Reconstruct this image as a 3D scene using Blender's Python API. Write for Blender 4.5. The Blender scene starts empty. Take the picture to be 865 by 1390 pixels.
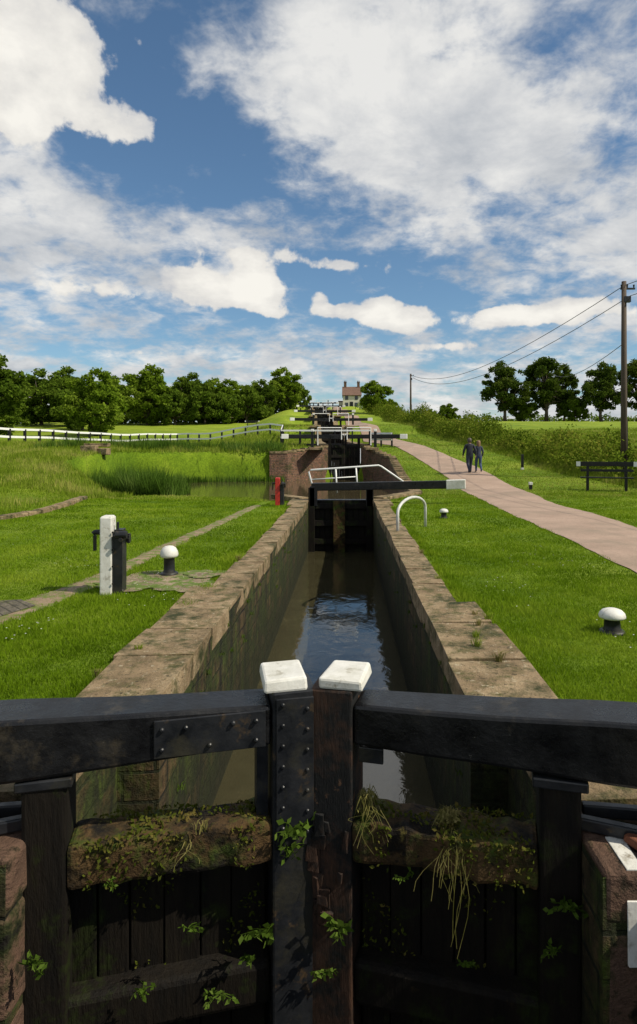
import bpy, math, random
import numpy as np
from mathutils import Vector, Matrix
random.seed(7); rng=np.random.default_rng(7)
scene=bpy.context.scene
EYE=1.9
# ------------------------------------------------------------------ helpers
def link(o,parent=None):
    scene.collection.objects.link(o)
    if parent is not None: o.parent=parent
    return o
def empty(name,loc=(0,0,0)):
    e=bpy.data.objects.new(name,None); e.empty_display_size=.2; e.location=loc
    return link(e)
def mesh_obj(name,v,f,mat=None,parent=None,smooth=False,loc=(0,0,0)):
    m=bpy.data.meshes.new(name); m.from_pydata([tuple(map(float,p)) for p in v],[],[tuple(map(int,q)) for q in f]); m.update()
    o=bpy.data.objects.new(name,m); o.location=loc
    if mat: m.materials.append(mat)
    if smooth: m.polygons.foreach_set('use_smooth',[True]*len(m.polygons))
    return link(o,parent)
def bevel(o,w=.01,s=2):
    b=o.modifiers.new('b','BEVEL'); b.width=w; b.segments=s; b.limit_method='ANGLE'; b.angle_limit=.6; return o
class MB:
    """accumulates geometry into a single mesh"""
    def __init__(s): s.v=[]; s.f=[]
    def box(s,c,size,rz=0,jit=0,taper=1.0,rx=0):
        n=len(s.v); M=Matrix.Rotation(rz,3,'Z')@Matrix.Rotation(rx,3,'X')
        for dz in(-.5,.5):
            for dx,dy in((-.5,-.5),(.5,-.5),(.5,.5),(-.5,.5)):
                t=taper if dz>0 else 1
                p=M@Vector((dx*size[0]*t,dy*size[1]*t,dz*size[2]))
                s.v.append((c[0]+p.x+random.uniform(-jit,jit),c[1]+p.y+random.uniform(-jit,jit),c[2]+p.z+random.uniform(-jit,jit)))
        for q in((0,3,2,1),(4,5,6,7),(0,1,5,4),(1,2,6,5),(2,3,7,6),(3,0,4,7)): s.f.append([n+i for i in q])
        return s
    def tube(s,pts,rad,seg=8,cap=True):
        pts=[Vector(p) for p in pts]
        if not hasattr(rad,'__len__'): rad=[rad]*len(pts)
        n=len(s.v); up=None
        for i,p in enumerate(pts):
            t=(pts[min(i+1,len(pts)-1)]-pts[max(i-1,0)]).normalized()
            if up is None: up=Vector((0,0,1)) if abs(t.z)<.9 else Vector((1,0,0))
            a=t.cross(up).normalized(); b=a.cross(t).normalized(); up=b
            for k in range(seg):
                an=2*math.pi*k/seg
                s.v.append(tuple(p+(a*math.cos(an)+b*math.sin(an))*rad[i]))
        for i in range(len(pts)-1):
            for k in range(seg):
                k2=(k+1)%seg
                s.f.append([n+i*seg+k,n+i*seg+k2,n+(i+1)*seg+k2,n+(i+1)*seg+k])
        if cap:
            s.f.append([n+k for k in range(seg)][::-1]); s.f.append([n+(len(pts)-1)*seg+k for k in range(seg)])
        return s
    def lathe(s,prof,c=(0,0,0),seg=24):
        n=len(s.v)
        for r,z in prof:
            for k in range(seg):
                a=2*math.pi*k/seg; s.v.append((c[0]+r*math.cos(a),c[1]+r*math.sin(a),c[2]+z))
        for i in range(len(prof)-1):
            for k in range(seg):
                k2=(k+1)%seg; s.f.append([n+i*seg+k,n+i*seg+k2,n+(i+1)*seg+k2,n+(i+1)*seg+k])
        s.f.append([n+k for k in range(seg)][::-1]); s.f.append([n+(len(prof)-1)*seg+k for k in range(seg)])
        return s
    def obj(s,name,mat,parent=None,smooth=False,bev=0,loc=(0,0,0)):
        o=mesh_obj(name,s.v,s.f,mat,parent,smooth,loc)
        if bev: bevel(o,bev)
        return o
def np_mesh(name,V,nper,mat,parent=None,rnd=None,loc=(0,0,0)):
    """V (N,nper,3) independent polygons"""
    N=V.shape[0]; m=bpy.data.meshes.new(name)
    m.vertices.add(N*nper); m.vertices.foreach_set('co',V.reshape(-1).astype(np.float32))
    m.loops.add(N*nper); m.loops.foreach_set('vertex_index',np.arange(N*nper,dtype=np.int32))
    m.polygons.add(N); m.polygons.foreach_set('loop_start',np.arange(0,N*nper,nper,dtype=np.int32))
    try: m.polygons.foreach_set('loop_total',np.full(N,nper,dtype=np.int32))
    except Exception: pass
    a=m.attributes.new('rnd','FLOAT','POINT')
    if rnd is None: rnd=rng.random(N)
    a.data.foreach_set('value',np.repeat(rnd,nper).astype(np.float32))
    m.update(calc_edges=True); m.validate()
    m.materials.append(mat)
    o=bpy.data.objects.new(name,m); o.location=loc
    return link(o,parent)
# ------------------------------------------------------------------ materials
def newmat(name):
    m=bpy.data.materials.new(name); m.use_nodes=True; nt=m.node_tree; nt.nodes.clear()
    return m,nt,nt.nodes,nt.links
def ramp(N,stops):
    r=N.new('ShaderNodeValToRGB'); e=r.color_ramp.elements
    while len(e)<len(stops): e.new(.5)
    for i,(p,c) in enumerate(stops): e[i].position=p; e[i].color=(*c,1) if len(c)==3 else c
    return r
def surf(name,stops,scale=4,rough=.7,bump=.3,bscale=None,bdist=.02,layer=None,metal=0,coat=0,stretch=(1,1,1),rvar=.0,spec=.5):
    """noise coloured principled. layer=(color,scale,lo,hi) second colour through another noise"""
    m,nt,N,L=newmat(name)
    out=N.new('ShaderNodeOutputMaterial'); b=N.new('ShaderNodeBsdfPrincipled'); L.new(b.outputs[0],out.inputs[0])
    tc=N.new('ShaderNodeTexCoord'); mp=N.new('ShaderNodeMapping'); mp.inputs['Scale'].default_value=stretch
    L.new(tc.outputs['Object'],mp.inputs[0])
    n=N.new('ShaderNodeTexNoise'); n.inputs['Scale'].default_value=scale; n.inputs['Detail'].default_value=5; n.inputs['Roughness'].default_value=.65
    L.new(mp.outputs[0],n.inputs['Vector'])
    r=ramp(N,stops); L.new(n.outputs[0],r.inputs[0]); col=r.outputs[0]
    layers=layer if isinstance(layer,list) else ([layer] if layer else [])
    for (c,sc,lo,hi) in layers:
        n2=N.new('ShaderNodeTexNoise'); n2.inputs['Scale'].default_value=sc; n2.inputs['Detail'].default_value=6; n2.inputs['Roughness'].default_value=.7
        L.new(tc.outputs['Object'],n2.inputs['Vector'])
        mr=N.new('ShaderNodeMapRange'); mr.inputs[1].default_value=lo; mr.inputs[2].default_value=hi; L.new(n2.outputs[0],mr.inputs[0])
        mx=N.new('ShaderNodeMix'); mx.data_type='RGBA'; L.new(mr.outputs[0],mx.inputs[0]); L.new(col,mx.inputs[6]); mx.inputs[7].default_value=(*c,1); col=mx.outputs[2]
    L.new(col,b.inputs['Base Color'])
    b.inputs['Roughness'].default_value=rough; b.inputs['Metallic'].default_value=metal
    b.inputs['Specular IOR Level'].default_value=spec
    if coat: b.inputs['Coat Weight'].default_value=coat
    if rvar:
        mr=N.new('ShaderNodeMapRange'); mr.inputs[1].default_value=.3; mr.inputs[2].default_value=.7; mr.inputs[3].default_value=rough-rvar; mr.inputs[4].default_value=rough+rvar
        L.new(n.outputs[0],mr.inputs[0]); L.new(mr.outputs[0],b.inputs['Roughness'])
    if bump:
        nb=N.new('ShaderNodeTexNoise'); nb.inputs['Scale'].default_value=bscale or scale*4; nb.inputs['Detail'].default_value=5; nb.inputs['Roughness'].default_value=.7
        L.new(mp.outputs[0],nb.inputs['Vector'])
        bp=N.new('ShaderNodeBump'); bp.inputs['Strength'].default_value=bump; bp.inputs['Distance'].default_value=bdist
        L.new(nb.outputs[0],bp.inputs['Height']); L.new(bp.outputs[0],b.inputs['Normal'])
    return m
def leafmat(name,c1,c2,c3=None,trans=.35,nscale=.25):
    m,nt,N,L=newmat(name)
    out=N.new('ShaderNodeOutputMaterial'); at=N.new('ShaderNodeAttribute'); at.attribute_name='rnd'
    tc=N.new('ShaderNodeTexCoord'); n=N.new('ShaderNodeTexNoise'); n.inputs['Scale'].default_value=nscale; n.inputs['Detail'].default_value=3
    L.new(tc.outputs['Object'],n.inputs['Vector'])
    ad=N.new('ShaderNodeMath'); ad.operation='MULTIPLY_ADD'; ad.inputs[1].default_value=.5
    sb=N.new('ShaderNodeMath'); sb.operation='MULTIPLY_ADD'; sb.inputs[1].default_value=1.6; sb.inputs[2].default_value=-.55
    L.new(n.outputs[0],sb.inputs[0]); L.new(at.outputs['Fac'],ad.inputs[0]); L.new(sb.outputs[0],ad.inputs[2])
    r=ramp(N,[(0.05,c1),(.5,c2),(.95,c3 or c2)]); L.new(ad.outputs[0],r.inputs[0])
    d=N.new('ShaderNodeBsdfDiffuse')
    t=N.new('ShaderNodeBsdfTranslucent'); mx=N.new('ShaderNodeMixShader'); mx.inputs[0].default_value=trans
    L.new(r.outputs[0],d.inputs[0]); L.new(r.outputs[0],t.inputs[0])
    L.new(d.outputs[0],mx.inputs[1]); L.new(t.outputs[0],mx.inputs[2]); L.new(mx.outputs[0],out.inputs[0])
    return m
def wallmat(name,c1,c2,mortar,sx,bw,bh,moss=(.045,.055,.012),mlo=.42,mhi=.62,waterz=None,rough=.8,streak=False):
    m,nt,N,L=newmat(name)
    out=N.new('ShaderNodeOutputMaterial'); b=N.new('ShaderNodeBsdfPrincipled'); L.new(b.outputs[0],out.inputs[0])
    tc=N.new('ShaderNodeTexCoord'); s=N.new('ShaderNodeSeparateXYZ'); L.new(tc.outputs['Object'],s.inputs[0])
    def noi(sc,det=6,ro=.7,st=None):
        n=N.new('ShaderNodeTexNoise'); n.inputs['Scale'].default_value=sc; n.inputs['Detail'].default_value=det; n.inputs['Roughness'].default_value=ro
        if st:
            mp=N.new('ShaderNodeMapping'); mp.inputs['Scale'].default_value=st; L.new(tc.outputs['Object'],mp.inputs[0]); L.new(mp.outputs[0],n.inputs['Vector'])
        else: L.new(tc.outputs['Object'],n.inputs['Vector'])
        return n.outputs[0]
    def mr_(v,a,b_,c=0,d=1):
        q=N.new('ShaderNodeMapRange'); L.new(v,q.inputs[0]); q.inputs[1].default_value=a;q.inputs[2].default_value=b_;q.inputs[3].default_value=c;q.inputs[4].default_value=d; return q.outputs[0]
    def mix(f,a,c,mult=False):
        q=N.new('ShaderNodeMix'); q.data_type='RGBA'
        if mult: q.blend_type='MULTIPLY'
        if isinstance(f,(int,float)): q.inputs[0].default_value=f
        else: L.new(f,q.inputs[0])
        L.new(a,q.inputs[6])
        if isinstance(c,tuple): q.inputs[7].default_value=(*c,1)
        else: L.new(c,q.inputs[7])
        return q.outputs[2]
    wob=noi(3,3,.5)
    a=N.new('ShaderNodeMath'); a.operation='ADD'; L.new(s.outputs[0],a.inputs[0]); L.new(s.outputs[1],a.inputs[1])
    zz_=N.new('ShaderNodeMath'); zz_.operation='MULTIPLY_ADD'; zz_.inputs[1].default_value=.05; L.new(wob,zz_.inputs[0]); L.new(s.outputs[2],zz_.inputs[2])
    c=N.new('ShaderNodeCombineXYZ'); L.new(a.outputs[0],c.inputs[0]); L.new(zz_.outputs[0],c.inputs[1])
    br=N.new('ShaderNodeTexBrick'); br.inputs['Scale'].default_value=sx; br.inputs['Brick Width'].default_value=bw; br.inputs['Row Height'].default_value=bh
    br.inputs['Mortar Size'].default_value=.014*sx; br.inputs['Mortar Smooth'].default_value=.3; br.inputs['Color1'].default_value=(*c1,1); br.inputs['Color2'].default_value=(*c2,1); br.inputs['Mortar'].default_value=(*mortar,1)
    L.new(c.outputs[0],br.inputs['Vector'])
    col=mix(mr_(noi(1.6,8,.75),mlo,mhi),br.outputs[0],moss)
    n3=noi(9,6,.75); col=mix(1.0,col,mr_(n3,.32,.68,.25,1.6),True)
    if streak:
        col=mix(mr_(noi(3.0,6,.7,(1,1,.10)),.48,.64,0,.9),col,(.010,.010,.005))
        col=mix(mr_(noi(5.0,6,.8,(1,1,.5)),.54,.66,0,.85),col,(.065,.092,.010))
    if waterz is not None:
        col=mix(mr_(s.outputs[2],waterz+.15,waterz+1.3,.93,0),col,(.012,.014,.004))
    L.new(col,b.inputs['Base Color']); b.inputs['Roughness'].default_value=rough; b.inputs['Specular IOR Level'].default_value=.3
    h=N.new('ShaderNodeMath'); h.operation='MULTIPLY_ADD'; h.inputs[1].default_value=-.6; L.new(br.outputs['Fac'],h.inputs[0]); L.new(n3,h.inputs[2])
    bp=N.new('ShaderNodeBump'); bp.inputs['Strength'].default_value=1; bp.inputs['Distance'].default_value=.05; L.new(h.outputs[0],bp.inputs['Height']); L.new(bp.outputs[0],b.inputs['Normal'])
    return m
def watermat(name,col,bump,scale,stretch=(1,1,1)):
    m,nt,N,L=newmat(name)
    out=N.new('ShaderNodeOutputMaterial'); b=N.new('ShaderNodeBsdfPrincipled'); L.new(b.outputs[0],out.inputs[0])
    tc=N.new('ShaderNodeTexCoord'); mp=N.new('ShaderNodeMapping'); mp.inputs['Scale'].default_value=stretch; L.new(tc.outputs['Object'],mp.inputs[0])
    n=N.new('ShaderNodeTexNoise'); n.inputs['Scale'].default_value=scale; n.inputs['Detail'].default_value=5; n.inputs['Distortion'].default_value=.4; L.new(mp.outputs[0],n.inputs['Vector'])
    n2=N.new('ShaderNodeTexNoise'); n2.inputs['Scale'].default_value=1.2; n2.inputs['Detail'].default_value=9; n2.inputs['Roughness'].default_value=.8; L.new(tc.outputs['Object'],n2.inputs['Vector'])
    r=ramp(N,[(.3,col),(.60,tuple(c*1.4 for c in col)),(.70,tuple(c*3.0 for c in col))]); L.new(n2.outputs[0],r.inputs[0]); L.new(r.outputs[0],b.inputs['Base Color'])
    b.inputs['Roughness'].default_value=.05; b.inputs['IOR'].default_value=1.45; b.inputs['Specular IOR Level'].default_value=1.0
    bp=N.new('ShaderNodeBump'); bp.inputs['Strength'].default_value=bump; bp.inputs['Distance'].default_value=.02; L.new(n.outputs[0],bp.inputs['Height']); L.new(bp.outputs[0],b.inputs['Normal'])
    return m
M_black=surf('black_paint',[(.3,(.004,.004,.005)),(.7,(.011,.011,.012))],6,.36,.4,30,.012,layer=[((.045,.037,.026),3.2,.58,.72),((.20,.19,.16),17,.69,.735)],rvar=.18,stretch=(1,1,1),spec=.35)
M_white=surf('white_paint',[(.3,(.52,.51,.46)),(.65,(.68,.67,.63))],7,.6,.4,40,.006,layer=[((.22,.19,.14),9,.54,.68),((.42,.41,.34),3,.5,.7)])
M_whitec=surf('white_paint_clean',[(.3,(.56,.55,.51)),(.65,(.68,.67,.63))],7,.6,.4,40,.006,layer=[((.26,.23,.17),13,.58,.68),((.46,.45,.39),3,.45,.65)])
M_rail=surf('white_rail_paint',[(.3,(.70,.70,.68)),(.65,(.78,.78,.76))],3,.5,0)
M_iron=surf('iron_black',[(.3,(.007,.008,.010)),(.7,(.018,.019,.022))],8,.42,.35,50,.005,metal=.0,rvar=.14,layer=[((.06,.04,.022),9,.58,.68),((.03,.028,.02),3,.5,.65)],spec=.35)
M_wood=surf('worn_wood',[(.3,(.020,.012,.008)),(.5,(.055,.027,.016)),(.7,(.013,.010,.007))],5,.7,.8,18,.016,stretch=(3,3,.6),layer=[((.008,.008,.008),2.2,.42,.52),((.16,.08,.04),5,.62,.70)],spec=.3)
M_moss=surf('mossy_wood',[(.3,(.028,.016,.007)),(.5,(.085,.05,.019)),(.68,(.045,.032,.012))],5,.85,1.0,16,.03,layer=[((.045,.07,.008),4,.50,.62),((.008,.006,.004),2.5,.47,.60),((.15,.12,.03),9,.62,.72),((.010,.007,.005),24,.58,.66)],spec=.2)
M_dkwood=surf('wet_wood',[(.3,(.003,.0025,.002)),(.6,(.009,.0065,.004)),(.75,(.014,.014,.004))],4,.7,.8,14,.015,stretch=(3,3,.5),layer=[((.015,.023,.003),3,.54,.66),((.03,.021,.009),8,.66,.76)],spec=.2)
M_cop=surf('coping_stone',[(.3,(.12,.085,.045)),(.5,(.245,.175,.10)),(.7,(.33,.25,.15))],2.6,.85,1.0,26,.024,layer=[((.08,.075,.025),5,.50,.64),((.42,.36,.25),13,.59,.69),((.035,.04,.012),1.9,.51,.64),((.022,.018,.010),24,.58,.67)],spec=.25)
M_quoin=surf('quoin_stone',[(.3,(.045,.03,.021)),(.5,(.12,.07,.048)),(.7,(.07,.05,.034))],3,.85,1.0,18,.03,layer=[((.022,.03,.007),3,.48,.60),((.008,.007,.005),6,.52,.64)],spec=.2)
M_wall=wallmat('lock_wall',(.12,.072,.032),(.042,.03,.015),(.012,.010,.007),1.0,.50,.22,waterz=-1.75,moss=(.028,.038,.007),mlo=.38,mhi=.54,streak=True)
M_brick=wallmat('red_brick',(.23,.11,.065),(.14,.075,.05),(.15,.12,.09),1.0,.30,.11,moss=(.06,.06,.02),mlo=.46,mhi=.66)
M_path=surf('path_tarmac',[(.3,(.28,.195,.145)),(.7,(.38,.27,.205))],1.1,.9,.5,90,.006,layer=[((.20,.14,.10),25,.5,.7),((.46,.37,.30),60,.62,.7),((.21,.16,.115),.5,.48,.7)])
M_dirt=surf('bare_earth',[(.3,(.16,.11,.065)),(.7,(.29,.21,.14))],3,.95,.9,30,.015,layer=[((.10,.14,.015),5,.46,.56)])
M_setts=wallmat('setts',(.17,.145,.11),(.10,.085,.065),(.05,.045,.03),1.0,.16,.08,moss=(.09,.08,.045),mlo=.45,mhi=.7)
M_slab=surf('earth_slab',[(.3,(.14,.10,.06)),(.7,(.30,.23,.15))],3,.9,.9,25,.02,layer=[((.09,.14,.012),4,.46,.53),((.42,.36,.26),12,.6,.7),((.05,.035,.02),7,.56,.68)])
M_red=surf('red_paint',[(.3,(.35,.02,.015)),(.7,(.50,.03,.02))],5,.4,.1)
M_pole=surf('pole_wood',[(.3,(.045,.032,.024)),(.7,(.10,.07,.05))],3,.85,.5,12,.01,stretch=(6,6,.5))
M_wire=surf('wire',[(.3,(.02,.02,.02)),(.7,(.03,.03,.03))],3,.6,0)
M_bark=surf('bark',[(.3,(.04,.03,.022)),(.7,(.10,.08,.06))],3,.9,.6,12,.02)
M_rust=surf('rust',[(.3,(.12,.035,.015)),(.7,(.2,.07,.03))],8,.8,.4)
M_tree=leafmat('tree_leaves',(.05,.09,.010),(.105,.165,.016),(.17,.23,.03),trans=.42)
M_treelt=leafmat('light_tree_leaves',(.08,.14,.010),(.16,.24,.018),(.24,.31,.045),trans=.42)
M_treedk=leafmat('dark_tree_leaves',(.028,.052,.008),(.06,.095,.013),(.105,.14,.022),trans=.4)
M_hedge=leafmat('hedge_leaves',(.05,.085,.007),(.12,.175,.015),(.25,.26,.04),nscale=.6,trans=.4)
M_grass=leafmat('grass_blades',(.065,.125,.005),(.150,.245,.010),(.26,.34,.03),trans=.4,nscale=.9)
M_long=leafmat('long_grass',(.10,.155,.011),(.19,.265,.022),(.38,.36,.10),trans=.35,nscale=.5)
M_reed=leafmat('reeds',(.03,.065,.008),(.07,.135,.016),(.14,.21,.045),trans=.3,nscale=.8)
M_plant=leafmat('plant_leaves',(.04,.07,.008),(.07,.12,.016),(.11,.16,.03),trans=.3,nscale=8)
M_dry=leafmat('dry_grass',(.10,.10,.025),(.18,.165,.05),(.30,.25,.10),trans=.2,nscale=8)
M_mossl=leafmat('moss_leaves',(.03,.04,.007),(.06,.075,.010),(.11,.085,.025),trans=.1,nscale=8)
def groundmat():
    m,nt,N,L=newmat('ground_grass')
    out=N.new('ShaderNodeOutputMaterial'); b=N.new('ShaderNodeBsdfPrincipled'); L.new(b.outputs[0],out.inputs[0])
    tc=N.new('ShaderNodeTexCoord')
    def noi(s,d=6,r=.6):
        n=N.new('ShaderNodeTexNoise'); n.inputs['Scale'].default_value=s; n.inputs['Detail'].default_value=d; n.inputs['Roughness'].default_value=r; L.new(tc.outputs['Object'],n.inputs['Vector']); return n
    r1=ramp(N,[(.32,(.08,.145,.006)),(.5,(.14,.22,.010)),(.68,(.22,.28,.028))]); a=noi(.35); L.new(a.outputs[0],r1.inputs[0])
    r2=ramp(N,[(.3,(.42,.48,.36)),(.7,(1.3,1.25,1.2))]); c=noi(9,7,.75); L.new(c.outputs[0],r2.inputs[0])
    mm=N.new('ShaderNodeMix'); mm.data_type='RGBA'; mm.blend_type='MULTIPLY'; mm.inputs[0].default_value=1; L.new(r1.outputs[0],mm.inputs[6]); L.new(r2.outputs[0],mm.inputs[7])
    s=N.new('ShaderNodeSeparateXYZ'); L.new(tc.outputs['Object'],s.inputs[0])
    mr=N.new('ShaderNodeMapRange'); mr.inputs[1].default_value=60; mr.inputs[2].default_value=130; L.new(s.outputs[1],mr.inputs[0])
    n4=noi(.06,5); mu=N.new('ShaderNodeMath'); mu.operation='MULTIPLY'; L.new(mr.outputs[0],mu.inputs[0]); L.new(n4.outputs[0],mu.inputs[1])
    mx=N.new('ShaderNodeMix'); mx.data_type='RGBA'; L.new(mu.outputs[0],mx.inputs[0]); L.new(mm.outputs[2],mx.inputs[6]); mx.inputs[7].default_value=(.32,.38,.04,1)
    L.new(mx.outputs[2],b.inputs['Base Color']); b.inputs['Roughness'].default_value=.9; b.inputs['Specular IOR Level'].default_value=.15
    bp=N.new('ShaderNodeBump'); bp.inputs['Strength'].default_value=.8; bp.inputs['Distance'].default_value=.06; nb=noi(14,6,.8); L.new(nb.outputs[0],bp.inputs['Height']); L.new(bp.outputs[0],b.inputs['Normal'])
    return m
M_ground=groundmat()
# ------------------------------------------------------------------ terrain
def ss(x,a,b):
    t=np.clip((x-a)/(b-a),0,1); return t*t*(3-2*t)
def axis(Y): return -0.0656*np.clip(np.asarray(Y,float)-46,0,96)
POND=np.array([(0.9,23.2),(2.6,26),(2.6,40),(0.95,45.95),(-1.42,45.95),(-4.0,42.6),(-9,41.8),(-13,38),(-13.5,31),(-10,27.4),(-4,26.4),(-1.4,23.2)])
def pond_sd(X,Y):
    X=np.asarray(X,float);Y=np.asarray(Y,float); d=np.full(X.shape,1e9); ins=np.zeros(X.shape,bool)
    n=len(POND)
    for i in range(n):
        a=POND[i];b=POND[(i+1)%n]; e=b-a; L2=e@e
        t=np.clip(((X-a[0])*e[0]+(Y-a[1])*e[1])/L2,0,1)
        d=np.minimum(d,np.hypot(X-a[0]-t*e[0],Y-a[1]-t*e[1]))
        c=((a[1]>Y)!=(b[1]>Y))&(X<(b[0]-a[0])*(Y-a[1])/(b[1]-a[1]+1e-12)+a[0]); ins^=c
    return np.where(ins,d,-d)
def H0(X,Y):
    X=np.asarray(X,float);Y=np.asarray(Y,float); u=X-axis(Y)
    base=np.interp(Y,[24,28,33,38,42,46],[0,.04,.42,.95,1.5,2.0])
    k=np.clip(np.floor((Y-46)/24),0,4); t=(Y-46)/24-k
    st=2.0+2.3*np.clip(k+ss(t,.78,1.0),0,4); sm=2.0+2.3*np.clip((Y-46)/24,0,4)
    w=.25+.45*ss(np.abs(u+.24),2.5,6)
    up=st*(1-w)+sm*w
    ctr=np.where(Y<46,base,np.where(u*0+Y>142,11.2,up))
    lft=np.interp(Y,[22,29,34,42,68,95,120,160,260,2500],[0,.02,.9,2.05,2.15,4.3,6.6,7.6,8,0])
    rgt=np.interp(Y,[24,33,46,60,100,200,300,2500],[0,.3,1.7,3.0,5.9,10.2,9.5,0])
    ctr=np.where(Y>190,np.interp(Y,[190,400,2500],[11.2,9,0]),ctr)
    wl=ss(-u,6,14); wr=ss(u,7.5,15)
    h=ctr*(1-wl-wr)+lft*wl+rgt*wr
    h=h+.9*np.exp(-((X+15)/4.5)**2-((Y-30)/7)**2)*ss(-X,9.3,12.5)
    am=ss(np.abs(u+.2),3,9)
    h=h+am*(.05*np.sin(X*.9+1)*np.cos(Y*.7)+.10*np.sin(X*.23+Y*.17)*ss(Y,10,30))
    h=h-.16*ss(Y,20,26)*ss(-X,1,3)*(1-ss(Y,28,31))*(1-ss(-X,10,12))
    return h
def H(X,Y):
    h=H0(X,Y); f=ss(pond_sd(X,Y),-.32,.08); return h*(1-f)+(-1.2)*f
ul=np.array(sorted(set([-1500,-900,-500,-300,-200,-140,-100,-85,-70,-60,-52,-46,-41,-37,-33,-30,-27,-24,-22,-20,-18,-16.5]+list(np.arange(-15,-2,.25))+[-2.0,-1.7,-1,-.2,.6,1.2,1.45,1.75]+list(np.arange(2,5,.25))+list(np.arange(5,18,.75))+[19,21,24,28,34,42,50,60,75,95,120,160,220,300,500,900,1500])))
yl=np.array(sorted(set([-300,-100,-40,-12]+list(np.arange(-8,4,2.))+[4.7]+list(np.arange(6,22,1.))+[22,22.6,23.2]+list(np.arange(23.5,46,.25))+[46]+list(np.arange(46.5,170,.75))+[175,182,190,200,215,230,260,300,400,600,1000,1700,3000])))
U,Yg=np.meshgrid(ul,yl); Xg=U+axis(Yg); Zg=H(Xg,Yg)
verts=np.stack([Xg,Yg,Zg],-1).reshape(-1,3); nu=len(ul); faces=[]
for j in range(len(yl)-1):
    yc=(yl[j]+yl[j+1])/2
    for i in range(nu-1):
        uc=(ul[i]+ul[i+1])/2
        if -12<yc<4.7 and -2.0<uc<1.45: continue
        if 4.7<yc<23.2 and -1.7<uc<1.2: continue
        if 46<yc<166 and -1.7<uc<1.2: continue
        faces.append((j*nu+i,j*nu+i+1,(j+1)*nu+i+1,(j+1)*nu+i))
mesh_obj('ground',verts,faces,M_ground,smooth=True)
def hz(x,y): return float(H0(np.array([x]),np.array([y]))[0])
# ------------------------------------------------------------------ strips (paths)
def strip(name,pts,mat,lift=.03,nc=5,wob=.04,step=.5):
    P=np.array(pts,float)
    ys=[P[0,0]]
    while ys[-1]<P[-1,0]: ys.append(min(P[-1,0],ys[-1]+max(step,ys[-1]*.02)))
    ys=np.array(ys)
    xc=np.interp(ys,P[:,0],P[:,1]); hw=np.interp(ys,P[:,0],P[:,2])
    for _ in range(4):
        xc[1:-1]=(xc[:-2]+2*xc[1:-1]+xc[2:])/4
    v=[];f=[]
    for j,y in enumerate(ys):
        wl_,wr_=random.uniform(-wob,wob),random.uniform(-wob,wob)
        for c in range(nc):
            t=c/(nc-1)*2-1; x=xc[j]+t*hw[j]+(wl_ if c==0 else wr_ if c==nc-1 else 0)
            edge=0 if 0<c<nc-1 else -.02
            v.append((x,y,hz(x,y)+lift+edge+max(0,y-30)*.0012))
    for j in range(len(ys)-1):
        for c in range(nc-1): f.append((j*nc+c,j*nc+c+1,(j+1)*nc+c+1,(j+1)*nc+c))
    return mesh_obj(name,v,f,mat,smooth=True)
PATH=[(-30,4.0,1.15),(0,4.7,1.15),(9.8,5.55,1.15),(14.7,5.75,1.15),(20,5.95,1.2),(25,6.25,1.25),(33,6.3,1.22),(38,5.8,1.15),(42,5.15,1.1),(46,4.5,1.05),(60,3.0,1.0),(80,1.5,1.0),(100,.1,1.0),(120,-1.2,1.0),(145,-2.6,1.0)]
strip('towpath',PATH,M_path,.035)
LPATH=[(5.5,-4.3,.32),(7,-3.95,.30),(9,-3.6,.24),(12,-3.5,.2),(16,-3.25,.2),(21,-3.0,.2)]
strip('brick_footpath',LPATH,M_dirt,.016,nc=4,wob=.05,step=.25)
mesh_obj('paving_setts',[(-5.6,6.7,.022),(-4.0,6.75,.022),(-3.72,7.6,.022),(-4.05,7.9,.022),(-5.9,7.5,.022)],[(0,1,2,3,4)],M_setts)
mb=MB()
for (cx,cy,a,b) in((-2.70,9.1,.75,.6),(-2.15,8.65,.45,.35),(-3.0,8.6,.4,.25),(-2.1,9.5,.35,.3)):
    n=len(mb.v); k=22; ph=random.uniform(0,6)
    for i in range(k):
        an=2*math.pi*i/k; r=1+.18*math.sin(3*an+ph)+random.uniform(-.13,.13)
        mb.v.append((cx+a*r*math.cos(an),cy+b*r*math.sin(an),.018+.004*len(mb.f)))
    mb.f.append(list(range(n,n+k)))
mb.obj('bare_patch',M_slab)
# ------------------------------------------------------------------ near lock
lock=empty('canal_lock')
def loft(name,poly,z0,z1,mat,parent,flip=False):
    v=[];f=[]
    for i in range(len(poly)-1):
        a=poly[i];b=poly[i+1]; n=len(v)
        v+= [(a[0],a[1],z0),(b[0],b[1],z0),(b[0],b[1],z1),(a[0],a[1],z1)]; f.append((n,n+1,n+2,n+3))
    return mesh_obj(name,v,f,mat,parent)
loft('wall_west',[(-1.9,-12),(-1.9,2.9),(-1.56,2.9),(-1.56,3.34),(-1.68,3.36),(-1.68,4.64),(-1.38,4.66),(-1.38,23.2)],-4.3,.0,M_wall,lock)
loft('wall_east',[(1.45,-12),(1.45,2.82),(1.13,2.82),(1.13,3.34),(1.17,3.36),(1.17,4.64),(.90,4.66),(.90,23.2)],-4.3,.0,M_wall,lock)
loft('wall_end',[(-1.9,-12),(1.5,-12)],-4.3,0,M_wall,lock)
mb=MB()
def coprow(side):
    y=3.36
    while y<23.2:
        L=random.uniform(.85,1.25); L=min(L,23.2-y)
        if y<4.4: L=4.66-y
        w=.66 if y<7.4 else .43
        if y>20.5: w=.62
        w+=random.uniform(-.03,.03)
        inner={-1:-1.68 if y<4.4 else -1.38, 1:1.17 if y<4.4 else .90}[side]
        if y<4.4: w=.55
        xi=inner-side*.012+random.uniform(-.015,.015)
        mb.box((xi+side*w/2,y+L/2,-.05+random.uniform(-.014,.014)),(w,L-.026,.22),random.uniform(-.010,.010),.014)
        y+=L
coprow(-1);coprow(1)
o=mb.obj('coping',M_cop,lock); bevel(o,.05,3)
mb=MB()
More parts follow.
